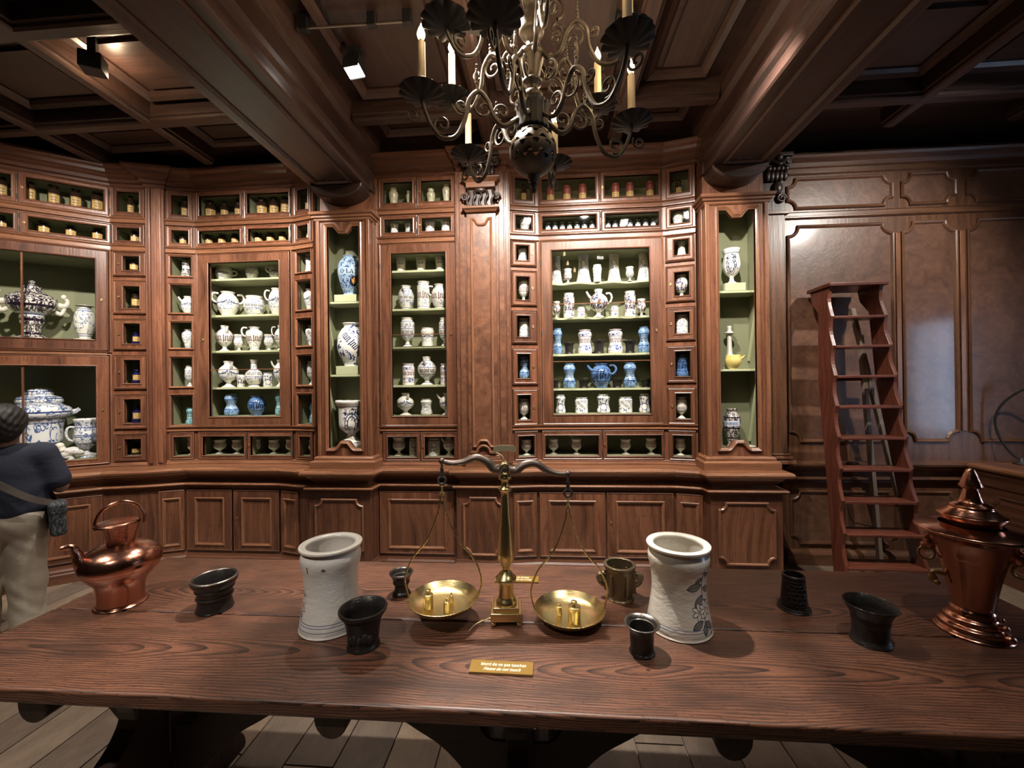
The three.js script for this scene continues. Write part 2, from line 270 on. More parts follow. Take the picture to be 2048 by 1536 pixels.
function coffers(x0, x1, xs, ds, label) {                         // lengthwise ribs at xs, cross ribs at depths ds, a sunk panel in each field
  const o = thing('coffered_ceiling', label, 'ceiling panelling', (x0 + x1) / 2, 3.60, -2); const ox = (x0 + x1) / 2;
  const rib = [[-0.06, 0.14], [-0.06, 0.035], [-0.045, 0.03], [-0.045, 0.01], [-0.03, 0], [0.03, 0], [0.045, 0.01], [0.045, 0.03], [0.06, 0.035], [0.06, 0.14]];
  for (const x of xs) mesh('rib', run([[x - ox, -1.45 - 0.0], [x - ox, 4.5]], rib), M.ceil2, o);
  for (const d of ds) mesh('cross_rib', run([[x0 - ox, 2 - d], [x1 - ox, 2 - d]], rib.map(([a, b]) => [a, b + 0.001])), M.ceil2, o);
  const X = [x0, ...xs, x1], D = [-2.4, ...[...ds].reverse(), 3.48];
  for (let i = 0; i + 1 < X.length; i++) for (let j = 0; j + 1 < D.length; j++) {
    const a = X[i] + 0.10, b = X[i + 1] - 0.10, c = D[j] + 0.10, e = D[j + 1] - 0.10; if (b - a < 0.15 || e - c < 0.1) continue;
    const p = ring(rect(a - ox, 2 - e, b - ox, 2 - c), [[0, 0], [0, 0.02], [-0.02, 0.045], [-0.05, 0.03], [-0.07, 0.012], [-0.07, 0]]).rotateX(PI / 2).translate(0, 0.14, 0);
    const q = mesh('panel_frame', p, M.ceil2, o);
    mesh('panel', bx(a - ox + 0.11, b - ox - 0.11, 0.115, 0.138, 2 - e + 0.11, 2 - c - 0.11), M.ceil, q);
  }
}
coffers(-1.40, 1.26, [-0.42, 0.62], [3.02, 1.75, 0.5], 'coffered ceiling panels between the two heavy beams above the chandelier');
coffers(-5.95, -2.02, [-4.9, -3.9, -2.95], [2.9, 2.1, 0.9], 'coffered ceiling panels above the big two-door case');
coffers(1.86, 5.45, [2.75, 3.65, 4.55], [3.15, 2.3, 1.3, 0.2], 'coffered ceiling panels above the wooden ladder');

// continuous mouldings
const ledgeProf = [[-0.30, 0.90], [0.045, 0.903], [0.058, 0.897], [0.066, 0.882], [0.062, 0.865], [0.05, 0.858], [0.02, 0.852], [0.008, 0.835], [-0.03, 0.80], [-0.035, 0.785], [-0.02, 0.768], [0.03, 0.762], [0.036, 0.752], [0.03, 0.742], [0.0, 0.735], [0.004, 0.715], [-0.03, 0.71], [-0.30, 0.71]];
const upTo = (i) => LOWER.slice(0, i + 1);
struct('trim_1', run(upTo(20), ledgeProf), M.trim, 'continuous moulded ledge under the cabinets');
struct('trim_2', run(upTo(20), [[-0.3, 0.0], [0.035, 0.0], [0.035, 0.075], [0.025, 0.085], [0.025, 0.1], [0.012, 0.115], [0.005, 0.14], [-0.03, 0.145], [-0.3, 0.145]]), M.wood3, 'moulded plinth along the base cabinets');
const cornProf = [[-0.25, 3.445], [0.004, 3.445], [0.012, 3.455], [0.012, 3.475], [0.03, 3.485], [0.03, 3.515], [0.055, 3.54], [0.075, 3.55], [0.08, 3.575], [0.105, 3.59], [0.11, 3.62], [-0.25, 3.62]];
const Pz = (f, ...us) => us.map((u) => f.at(u));
struct('trim_3', merge([run([F.caseMid.at(0), F.caseMid.at(F.caseMid.len), F.caseSide.at(F.caseSide.len), F.strip.at(0, 0.01), F.strip.at(F.strip.len, 0.01), F.bayL.at(0), F.bayL.at(F.bayL.len), F.bayM.at(F.bayM.len), F.bayR.at(F.bayR.len), [-1.97, -3.555]], cornProf)]), M.wood3, 'top cornice over the big case and straight-shelved bay');
struct('trim_4', run([[-1.50, -3.55], [-0.735, -3.55], [-0.72, -3.51], [-0.30, -3.51], F.wavL.at(0), F.wavL.at(F.wavL.len), F.wavM.at(F.wavM.len), F.wavR.at(F.wavR.len), [1.38, -3.563]], cornProf), M.wood3, 'top cornice over the slim cabinet and wavy-shelved bay');
// ---------------------------------------------------------------- glazed cabinets
const WOODS = [M.wood, M.wood2, M.wood, M.wood3];
const pick = () => WOODS[Math.floor(rnd() * WOODS.length)];
function part(parent, f, name, g, m, label) { return inFacet(mesh(name, g, m, parent, label), f, parent); }
function escutcheon(door, x, y, z) {
  const e = mesh('keyhole_plate', merge([new THREE.CylinderGeometry(0.009, 0.009, 0.004, 14).rotateX(PI / 2).scale(1, 1.5, 1).translate(x, y, z + 0.001), new THREE.TorusGeometry(0.006, 0.0022, 6, 12).scale(1, 1.4, 1).translate(x, y, z + 0.004)]), M.brassOld, door);
  return e;
}
function hinge(door, x, y, z) { mesh('hinge', cyl(0.005, 0.005, 0.045, x, y - 0.022, z, 8), M.iron, door); }
// a glazed door in facet f; r = [u0, y0, u1, y1] outside, g = the same for the glass
function door(parent, f, r, g, { key = 0, hinges = 0, z = 0.014, bead = true } = {}) {
  const wx = (g[0] - r[0] + r[2] - g[2]) / 2, m = pick(), P = [];
  P.push(plate(r[0], r[1], r[2], r[3], [g], z - 0.022, z - 0.002));
  P.push(ring(rect(...g), [[0.012, z - 0.004], [0.012, z + 0.001], [0.006, z + 0.004], [0.0, z - 0.002], [0, z - 0.022]]));
  P.push(ring(rect(...r), [[0, z - 0.02], [0, z], [-0.004, z + 0.002], [-0.01, z - 0.002]]));
  const d = part(parent, f, 'door', merge(P), m);
  mesh('pane', sheet(g[0], g[2], g[1], g[3], z - 0.012), M.glass, d);
  if (key) escutcheon(d, key > 0 ? r[2] - (r[2] - g[2]) * 0.5 : r[0] + (g[0] - r[0]) * 0.5, lerp(r[1], r[3], 0.5), z);
  if (hinges) for (const k of hinges > 1 ? [0.12, 0.5, 0.88] : [0.2, 0.8]) hinge(d, key > 0 ? r[0] + 0.002 : r[2] - 0.002, lerp(r[1], r[3], k), z);
  return d;
}
function glazing(parent, f, g, z = 0.0) {                         // fixed glazing with a moulded surround
  const d = part(parent, f, 'glazed_frame', ring(rect(...g), [[0.02, z - 0.01], [0.02, z + 0.008], [0.014, z + 0.014], [0.008, z + 0.008], [0.0, z + 0.002], [0, z - 0.02]]), M.trim);
  mesh('pane', sheet(g[0], g[2], g[1], g[3], z - 0.010), M.glass, d); return d;
}
// a green compartment open towards the room
function nook(g, depth, pad = 0.012, t = 0.006) {
  const [a, y0, b, y1] = [g[0] - pad, g[1] - 0.004, g[2] + pad, g[3] + pad], z0 = -depth, z1 = -0.025;
  return merge([bx(a, b, y0, y1, z0 - t, z0), bx(a - t, a, y0, y1, z0, z1), bx(b, b + t, y0, y1, z0, z1), bx(a, b, y0 - t, y0, z0, z1), bx(a, b, y1, y1 + t, z0, z1)]);
}
const railProf = (y0, y1, o = 0) => [[-0.03, y0], [0.004 + o, y0], [0.016 + o, y0 + 0.006], [0.016 + o, y0 + 0.013], [0.007 + o, y0 + 0.018], [0.005 + o, y1 - 0.018], [0.012 + o, y1 - 0.014], [0.02 + o, y1 - 0.006], [0.02 + o, y1 - 0.001], [-0.03, y1]];
const beadAround = (r, o = 0.012) => ring(rect(r[0], r[1], r[2], r[3]), [[o, -0.004], [o, 0.012], [o * 0.6, 0.016], [0.003, 0.008], [0.003, -0.004]]);
const SHELVES = {};                                               // heights of the shelf tops
// ---- bay cabinets made of a middle facet and canted sides
function bay(name, label, fl, fm, fr, cfg) {
  const c = fm.at(fm.len / 2), o = thing(name, label, 'cabinet', c[0], 0, c[1]);
  const rows = [Y.r1, Y.r2, Y.r3], deep = 0.31;
  const openM = [], nooksM = [];
  // middle
  rows.forEach((R, k) => cfg.rows[k].forEach(([p0, p1], j) => {
    const yy = 768 - (R[2] - EYE) * 226, g = [fm.hit(p0, yy).u, R[2], fm.hit(p1, yy).u, R[3]];
    const mm = fm.hit((cfg.rows[k][0][1] + cfg.rows[k][1][0]) / 2, yy).u, half = [j ? mm + 0.003 : 0.016, R[0], j ? fm.len - 0.016 : mm - 0.003, R[1]];
    g[0] = Math.max(g[0], half[0] + 0.02); g[2] = Math.min(g[2], half[2] - 0.02);
    openM.push([g[0] - 0.008, g[1] - 0.006, g[2] + 0.008, g[3] + 0.006]); nooksM.push(nook([half[0], R[2], half[2], R[3]], 0.26));
    door(o, fm, half, g, { key: j ? -1 : 0, hinges: 1 });
  }));
  const yy = 700, gd = [fm.hit(cfg.door[1], yy).u, Y.door[2], fm.hit(cfg.door[2], yy).u, Y.door[3]], rd = [fm.hit(cfg.door[0], yy).u, Y.door[0], fm.hit(cfg.door[3], yy).u, Y.door[1]];
  openM.push([gd[0] - 0.01, gd[1] - 0.01, gd[2] + 0.01, gd[3] + 0.01]);
  const D = door(o, fm, rd, gd, { key: cfg.key, hinges: 2, z: 0.02 });
  part(o, fm, 'door_surround', beadAround(rd, 0.016), M.trim);
  for (const [y, z] of cfg.bars || []) mesh('glazing_bar', bx(gd[0], gd[2], y - 0.003, y + 0.003, 0.002, 0.012), M.trim, D);
  part(o, fm, 'face_frame', plate(0, 0.9, fm.len, 3.62, openM, -0.03, 0), M.wood);
  nooksM.push(nook([rd[0] + 0.012, Y.door[2], rd[2] - 0.012, Y.door[3]], deep));
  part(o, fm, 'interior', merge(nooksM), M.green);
  SHELVES[name] = cfg.shelves;
  cfg.shelves.slice(0, -1).forEach((y) => {
    const a = rd[0] + 0.002, b = rd[2] - 0.002;
    if (cfg.wavy) {
      const pts = [[a, -deep], [b, -deep]], n = 80; for (let i = n; i >= 0; i--) { const u = lerp(a, b, i / n); pts.push([u, -0.10 + 0.022 * Math.sin((u - a) / (b - a) * PI * 2 * 3.5 + 0.8)]); }
      part(o, fm, 'shelf', muv(polyPlate(pts, 0, 0.018, 0).rotateX(PI / 2).scale(1, 1, 1).translate(0, y, 0)), M.greenShelf);
    } else part(o, fm, 'shelf', rbx(a, b, y - 0.02, y, -deep, -0.07, 0.003), M.greenShelf);
  });
  // canted sides
  [[fl, 1], [fr, -1]].forEach(([f, s]) => {
    const open = [], nk = [], w = f.len, e0 = s > 0 ? 0.018 : 0.026, e1 = s > 0 ? 0.026 : 0.018;
    rows.forEach((R) => { const r = [e0, R[0], w - e1, R[1]], g = [r[0] + 0.036, R[2], r[2] - 0.032, R[3]]; open.push([g[0] - 0.006, g[1] - 0.005, g[2] + 0.006, g[3] + 0.005]); nk.push(nook([r[0] + 0.006, R[2], r[2] - 0.006, R[3]], 0.2)); door(o, f, r, g, { hinges: 0 }); });
    SMALL.slice(0, 5).forEach((R) => {
      const r = [e0, R[0] + 0.008, w - e1, R[1] - 0.008];
      if (cfg.smallDoors) { const k = s > 0 ? [0.036, 0.062] : [0.062, 0.036], g = [r[0] + k[0], R[2], r[2] - k[1], R[3]]; open.push([g[0] - 0.006, g[1] - 0.006, g[2] + 0.006, g[3] + 0.006]); nk.push(nook([r[0] + 0.008, R[2], r[2] - 0.008, R[3]], 0.2)); door(o, f, r, g, { key: s, z: 0.012 }); part(o, f, 'door_surround', beadAround(r, 0.01), M.trim); }
      else { const g = [r[0] + 0.016, R[0] + 0.022, r[2] - 0.016, R[1] - 0.026]; open.push(g); nk.push(nook(g, 0.2)); glazing(o, f, g); }
    });
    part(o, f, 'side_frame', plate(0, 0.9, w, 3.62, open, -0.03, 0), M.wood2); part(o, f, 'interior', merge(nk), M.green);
  });
  const path = [fl.at(0), fl.at(fl.len), fm.at(fm.len), fr.at(fr.len)].map(([x, z]) => [x - c[0], z - c[1]]);
  for (const [a, b] of [[Y.rail1, 3.176], [Y.rail2, 2.923], [Y.rail3, 1.25]]) mesh('rail', run(path, railProf(a, b)), M.trim, o);
  mesh('base_moulding', run(path, [[-0.03, 0.9], [0.03, 0.9], [0.03, 0.912], [0.016, 0.922], [0.016, 0.932], [0.006, 0.94], [-0.03, 0.94]]), M.trim, o);
  return o;
}
const STRAIGHT = [2.647, 2.30, 1.96, 1.61, 1.334], WAVES = [2.518, 2.203, 1.874, 1.563, 1.334];
const cabBay = bay('bay_cabinet', 'canted glazed bay cabinet with straight green shelves of white jugs', F.bayL, F.bayM, F.bayR, { rows: [[[400, 481], [496, 579]], [[400, 481], [498, 579]], [[408, 490], [503, 588]]], door: [398, 421, 561, 583], key: -1, shelves: STRAIGHT, bars: [[1.775]] });
const cabWavy = bay('bay_cabinet', 'wide canted glazed bay cabinet with wavy-fronted green shelves', F.wavL, F.wavM, F.wavR, { rows: [[[1083, 1190], [1209, 1321]], [[1085, 1192], [1211, 1319]], [[1091, 1197], [1214, 1326]]], door: [1084, 1106, 1299.5, 1325], key: 1, shelves: WAVES, wavy: true, smallDoors: true, bars: [[2.305], [1.80]] });
// ---- slim flat cabinet
{
  const f = F.slim, o = thing('slim_cabinet', 'narrow flat-fronted glazed cabinet beside the carved pilaster', 'cabinet', -1.1, 0, -3.55), open = [], nk = [], w = f.len;
  [[Y.r1, [768, 825, 843, 902]], [Y.r2, [770, 826, 844.5, 902]], [Y.r3, [777, 834, 850.6, 909]]].forEach(([R, p]) => [0, 1].forEach((j) => {
    const yy = 768 - (R[2] - EYE) * 226, g = [f.hit(p[j * 2], yy).u, R[2], f.hit(p[j * 2 + 1], yy).u, R[3]], m = f.hit((p[1] + p[2]) / 2, yy).u;
    const r = [j ? m + 0.003 : g[0] - 0.042, R[0], j ? g[2] + 0.04 : m - 0.003, R[1]];
    open.push([g[0] - 0.008, g[1] - 0.006, g[2] + 0.008, g[3] + 0.006]); nk.push(nook([r[0] + 0.01, R[2], r[2] - 0.01, R[3]], 0.24)); door(o, f, r, g, { key: j ? -1 : 0, hinges: 1 });
  }));
  const g = [f.hit(785, 670).u, Y.door[2], f.hit(893, 670).u, Y.door[3]], r = [f.hit(762, 670).u, Y.door[0], f.hit(916, 670).u, Y.door[1]];
  open.push([g[0] - 0.01, g[1] - 0.01, g[2] + 0.01, g[3] + 0.01]); nk.push(nook([r[0] + 0.015, Y.door[2], r[2] - 0.015, Y.door[3]], 0.29));
  const D = door(o, f, r, g, { key: 1, hinges: 2, z: 0.02 }); mesh('glazing_bar', bx(g[0], g[2], 2.053, 2.059, 0.002, 0.012), M.trim, D);
  part(o, f, 'door_surround', beadAround(r, 0.014), M.trim);
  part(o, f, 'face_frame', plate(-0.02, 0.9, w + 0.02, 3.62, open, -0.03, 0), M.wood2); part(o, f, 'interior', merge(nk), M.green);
  STRAIGHT.slice(0, -1).forEach((y) => part(o, f, 'shelf', rbx(r[0] + 0.005, r[2] - 0.005, y - 0.02, y, -0.29, -0.07, 0.003), M.greenShelf));
  for (const [a, b] of [[Y.rail1, 3.176], [Y.rail2, 2.923], [Y.rail3, 1.25]]) part(o, f, 'rail', run([[0.01, 0], [w - 0.01, 0]], railProf(a, b)), M.trim);
  part(o, f, 'base_moulding', run([[0.01, 0], [w - 0.01, 0]], [[-0.03, 0.9], [0.03, 0.9], [0.03, 0.912], [0.016, 0.922], [0.016, 0.932], [0.006, 0.94], [-0.03, 0.94]]), M.trim);
  for (const u of [0.004, w - 0.004]) part(o, f, 'edge_strip', rbx(u - 0.014, u + 0.014, 0.91, 3.445, -0.02, 0.016), M.trim);
}
// ---- projecting niches with one tall pane, scrolled at head and foot
function scrolled(x0, x1, y0, y1, k, sgnBottom = 1) {             // the opening: concave-convex drop at the head, arch at the foot
  const p = [], m = (x0 + x1) / 2, w = (x1 - x0) * 0.5;
  const wave = (t) => { const a = Math.abs(t); const s = clamp((0.66 - a) / 0.46); return s * s * (3 - 2 * s); };
  for (let i = 0; i <= 40; i++) { const t = -1 + i / 20; p.push([m + t * w, y0 + k * wave(t)]); }
  for (let i = 40; i >= 0; i--) { const t = -1 + i / 20; p.push([m + t * w, y1 - k * wave(t)]); }
  return p;
}
function niche(label, f, glassPx, openTowards) {
  const o = thing('display_niche', label, 'cabinet', ...[f.at(f.len / 2)].flatMap(([x, z]) => [x, 0, z])), w = f.len;
  const g = [f.hit(glassPx[0], 670).u, 1.075, f.hit(glassPx[1], 670).u, 2.985], hole = scrolled(g[0], g[2], g[1], g[3], 0.062);
  part(o, f, 'front_frame', plate(0, 0.9, w, 3.09, [hole], -0.03, 0.0), M.wood2);
  part(o, f, 'moulded_surround', ring(hole, [[0.03, -0.002], [0.03, 0.012], [0.022, 0.018], [0.012, 0.01], [0.0, 0.003], [0, -0.02]]), M.trim);
  part(o, f, 'pane', sheet(g[0] - 0.004, g[2] + 0.004, g[1] - 0.004, g[3] + 0.004, -0.016), M.glass);
  for (const s of [0.012, w - 0.012]) part(o, f, 'corner_strip', rbx(s - 0.016, s + 0.016, 0.98, 3.05, -0.02, 0.012, 0.005), M.trim);
  for (const s of [0, 1]) part(o, f, 'side_panel', merge([bx(s ? w - 0.012 : 0, s ? w : 0.012, 0.9, 3.09, -0.2, -0.03), rbx(s ? w : -0.012, s ? w + 0.012 : 0, 0.98, 3.05, -0.09, -0.06, 0.004), rbx(s ? w : -0.008, s ? w + 0.008 : 0, 0.98, 3.05, -0.13, -0.11, 0.003)]), M.wood);
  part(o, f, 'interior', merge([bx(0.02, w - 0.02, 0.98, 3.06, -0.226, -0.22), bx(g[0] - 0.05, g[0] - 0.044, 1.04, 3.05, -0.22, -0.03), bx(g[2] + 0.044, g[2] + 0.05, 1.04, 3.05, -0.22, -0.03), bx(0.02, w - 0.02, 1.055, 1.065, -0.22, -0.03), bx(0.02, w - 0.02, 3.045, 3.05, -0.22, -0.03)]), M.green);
  for (const y of [2.343, 1.707]) part(o, f, 'shelf', rbx(g[0] - 0.044, g[2] + 0.044, y - 0.018, y, -0.22, -0.03, 0.003), M.greenShelf);
  const side = openTowards < 0 ? g[0] - 0.043 : g[2] + 0.031;
  for (const [a, b] of [[1.10, 1.66], [1.78, 2.25]]) part(o, f, 'display_strut', reN(polyPlate([[-0.05, b], [-0.075, b], [-0.215, a + 0.02], [-0.215, a], [-0.195, a]], side, side + 0.012, 1).applyMatrix4(new THREE.Matrix4().set(0, 0, 1, 0, 0, 1, 0, 0, 1, 0, 0, 0, 0, 0, 0, 1))), M.greenShelf);
  const path = [[-0.0, -0.2], [-0.0, 0.0], [w, 0.0], [w, -0.2]];
  part(o, f, 'cornice', run(path, [[-0.05, 3.03], [0.006, 3.03], [0.016, 3.04], [0.016, 3.052], [0.03, 3.06], [0.03, 3.075], [0.045, 3.083], [0.05, 3.105], [-0.05, 3.105]]), M.trim);
  part(o, f, 'base_moulding', run(path, [[-0.05, 0.9], [0.055, 0.9], [0.055, 0.96], [0.045, 0.968], [0.03, 0.972], [0.03, 0.99], [0.02, 1.0], [0.008, 1.005], [-0.05, 1.005]]), M.trim);
  part(o, f, 'top_block', merge([bx(0.0, w, 3.10, 3.62, -0.2, -0.06), rbx(-0.01, w + 0.01, 3.10, 3.13, -0.2, -0.04)]), M.wood2);
  return o;
}
niche('tall display niche holding the blue fleur-de-lis jar', F.nicheA, [656, 719], -1);
niche('tall display niche beside the ladder wall with lidded white urn', F.nicheB, [1440, 1513], 1);
// ---- big two-door case
{
  const f = F.caseMid, L = f.len, o = thing('display_case', 'big two-door glazed case of large tureens', 'cabinet', ...[f.at(L / 2)].flatMap(([x, z]) => [x, 0, z])), open = [], nk = [];
  const gr = f.hit(192, 620).u, or = f.hit(218, 620).u, gl = gr - 1.18, ol = gl - (or - gr);
  [[[1.955, 2.858], [2.05, 2.77]], [[0.937, 1.905], [0.99, 1.81]]].forEach(([a, b]) => {
    const r = [ol, a[0], or, a[1]], g = [gl, b[0], gr, b[1]]; open.push([g[0] - 0.01, g[1] - 0.01, g[2] + 0.01, g[3] + 0.01]); nk.push(nook([r[0] + 0.02, b[0], r[2] - 0.02, b[1]], 0.46));
    const D = door(o, f, r, g, { key: 1, z: 0.024 }), u = f.hit(45, 600).u; mesh('glazing_bar', bx(u - 0.006, u + 0.006, g[1], g[3], 0.0, 0.012), M.trim, D); part(o, f, 'door_surround', beadAround(r, 0.018), M.trim);
  });
  for (const [R, p] of [[Y.r1, [53, 208]], [Y.r2, [57, 212]]]) {
    const yy = 768 - (R[2] - EYE) * 226, g1 = [f.hit(p[0], yy).u, R[2], f.hit(p[1], yy).u, R[3]], wd = g1[2] - g1[0], off = wd + 0.085;
    for (const k of [0, 1, 2]) { const g = [g1[0] - off * k, g1[1], g1[2] - off * k, g1[3]], r = [g[0] - 0.04, R[0], g[2] + 0.036, R[1]]; if (r[0] < 0) continue; open.push([g[0] - 0.008, g[1] - 0.006, g[2] + 0.008, g[3] + 0.006]); nk.push(nook([r[0] + 0.01, R[2], r[2] - 0.01, R[3]], 0.26)); door(o, f, r, g, { key: -1, hinges: 1 }); }
  }
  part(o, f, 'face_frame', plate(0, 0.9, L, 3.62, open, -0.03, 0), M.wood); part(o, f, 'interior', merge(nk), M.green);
  const s = F.caseSide, w = s.len, so = [], sn = [];
  for (const R of [Y.r1, Y.r2]) { const r = [0.018, R[0], w - 0.024, R[1]], g = [r[0] + 0.04, R[2], r[2] - 0.04, R[3]]; so.push([g[0] - 0.006, g[1] - 0.005, g[2] + 0.006, g[3] + 0.005]); sn.push(nook([r[0] + 0.006, R[2], r[2] - 0.006, R[3]], 0.2)); door(o, s, r, g); }
  for (const R of SMALL) { const r = [0.03, R[0] + 0.008, w - 0.02, R[1] - 0.008], g = [r[0] + 0.072, R[2], r[2] - 0.05, R[3]]; so.push([g[0] - 0.006, g[1] - 0.006, g[2] + 0.006, g[3] + 0.006]); sn.push(nook([r[0] + 0.008, R[2], r[2] - 0.008, R[3]], 0.2)); door(o, s, r, g, { key: -1, z: 0.012 }); part(o, s, 'door_surround', beadAround(r, 0.01), M.trim); }
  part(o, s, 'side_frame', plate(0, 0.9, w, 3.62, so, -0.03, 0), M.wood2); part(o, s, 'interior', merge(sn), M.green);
  const st = F.strip; part(o, st, 'corner_strip', merge([bx(0, st.len, 0.9, 3.45, -0.03, 0.012), rbx(0.02, 0.045, 0.92, 3.45, 0, 0.03, 0.008), rbx(st.len - 0.06, st.len - 0.02, 0.92, 3.45, 0, 0.022, 0.008)]), M.wood2);
  const path = [f.at(0), f.at(L), s.at(w)].map(([x, z]) => [x - o.position.x, z - o.position.z]);
  for (const [a, b] of [[Y.rail1, 3.176], [Y.rail2, 2.923]]) mesh('rail', run(path, railProf(a, b)), M.trim, o);
  part(o, f, 'rail', run([[0, 0], [L - 0.03, 0]], railProf(1.905, 1.953)), M.trim);
  mesh('base_moulding', run(path, [[-0.03, 0.9], [0.03, 0.9], [0.03, 0.912], [0.016, 0.922], [0.006, 0.935], [-0.03, 0.935]]), M.trim, o);
}
// ---- carved pilasters
function volute(cx, cy, r, t, z, s = 1) { const p = []; for (let i = 0; i <= 28; i++) { const a = i / 28 * PI * 3.4, q = r * (1 - 0.82 * i / 28); p.push([cx + s * Math.cos(a) * q, cy + Math.sin(a) * q, z + 0.012 * i / 28]); } return tube(p, t, 40, 6); }
function capital(o, f, u0, u1, y0, y1) {                          // dark carved capital: abacus, volutes, leaves, festoon
  const m = (u0 + u1) / 2, w = (u1 - u0) / 2, P = [];
  P.push(rbx(u0 - 0.02, u1 + 0.02, y1 - 0.035, y1, -0.02, 0.11, 0.008), rbx(u0 + 0.03, u1 - 0.03, y0 + 0.02, y1 - 0.03, -0.02, 0.06, 0.01));
  for (const s of [-1, 1]) { P.push(volute(m + s * (w - 0.01), y1 - 0.075, 0.042, 0.011, 0.07, s)); P.push(new THREE.CylinderGeometry(0.02, 0.02, 0.09, 12).rotateX(PI / 2).translate(m + s * (w - 0.01), y1 - 0.075, 0.05)); }
  for (let i = 0; i < 5; i++) { const x = m + (i - 2) * w * 0.36; P.push(new THREE.SphereGeometry(0.03, 10, 8).scale(0.8, 1.7, 0.8).translate(x, y0 + 0.055, 0.055)); P.push(new THREE.SphereGeometry(0.022, 10, 8).scale(1, 1.2, 1).translate(x, y0 + 0.1, 0.08)); }
  P.push(tube([[u0 + 0.04, y1 - 0.06, 0.09], [m, y1 - 0.11, 0.12], [u1 - 0.04, y1 - 0.06, 0.09]], 0.014, 16, 6), new THREE.SphereGeometry(0.034, 12, 10).translate(m, y1 - 0.05, 0.1));
  part(o, f, 'carved_capital', merge(P), M.carved, 'dark carved capital with volutes and leaves');
}
{
  const f = F.pil, w = f.len, o = thing('carved_pilaster', 'burl-panelled pilaster with dark carved capital and tasselled festoon', 'pilaster', -0.51, 0, -3.5);
  part(o, f, 'backing', merge([bx(-0.04, w + 0.05, 0.9, 3.45, -0.065, 0), rbx(0.0, 0.045, 0.93, 3.44, 0, 0.014), rbx(w - 0.045, w, 0.93, 3.44, 0, 0.014), rbx(-0.036, -0.012, 0.93, 3.44, -0.02, 0.01), rbx(w + 0.014, w + 0.042, 0.93, 3.44, -0.02, 0.01)]), M.burl);
  const a = 0.068, b = w - 0.068;
  part(o, f, 'shaft', bx(a, b, 1.0, 3.09, 0, 0.03, 1), M.burl);
  const pts = scrolled(a + 0.03, b - 0.03, 1.07, 3.03, 0.05); part(o, f, 'shaft_moulding', ring(pts, [[0.0, 0.028], [0, 0.04], [-0.008, 0.046], [-0.018, 0.04], [-0.022, 0.028]]), M.trim);
  part(o, f, 'foot', merge([rbx(a - 0.03, b + 0.03, 0.9, 0.965, 0, 0.06), rbx(a - 0.022, b + 0.022, 0.965, 0.985, 0, 0.05), rbx(a - 0.012, b + 0.012, 0.985, 1.005, 0, 0.04), new THREE.TorusGeometry(0.055, 0.012, 6, 16, PI).translate((a + b) / 2, 1.03, 0.04), rbx(a + 0.015, a + 0.07, 1.018, 1.04, 0.02, 0.05), rbx(b - 0.07, b - 0.015, 1.018, 1.04, 0.02, 0.05)]), M.trim);
  part(o, f, 'bracket_shelf', run([[a - 0.005, 0], [a - 0.005, 0.05], [b + 0.005, 0.05], [b + 0.005, 0]], [[-0.05, 3.075], [0.0, 3.075], [0.012, 3.09], [0.028, 3.1], [0.03, 3.115], [-0.05, 3.115]]), M.trim);
  const fest = []; const m = (a + b) / 2;
  fest.push(bx(a + 0.02, b - 0.02, 3.13, 3.26, 0.03, 0.05)); for (let i = 0; i < 5; i++) { const x = lerp(a + 0.02, b - 0.02, i / 4); fest.push(tube([[x, 3.25, 0.055], [x + 0.012, 3.2, 0.075], [x - 0.008, 3.16, 0.07], [x, 3.12, 0.06]], 0.011, 12, 6), new THREE.SphereGeometry(0.014, 8, 8).translate(x, 3.125, 0.062)); }
  for (const s of [-1, 1]) fest.push(volute(m + s * 0.14, 3.2, 0.03, 0.009, 0.045, s)); fest.push(new THREE.SphereGeometry(0.04, 14, 8).scale(1.3, 0.6, 0.7).translate(m, 3.25, 0.06));
  part(o, f, 'festoon', merge(fest), M.carved, 'carved festoon with tassels');
  part(o, f, 'impost', merge([rbx(a, b, 3.28, 3.33, 0, 0.06), run([[a - 0.01, 0], [a - 0.01, 0.06], [b + 0.01, 0.06], [b + 0.01, 0]], [[-0.05, 3.325], [0.0, 3.325], [0.015, 3.34], [0.03, 3.35], [0.03, 3.36], [-0.05, 3.36]])]), M.trim);
  capital(o, f, 0.05, w - 0.05, 3.36, 3.56);
}
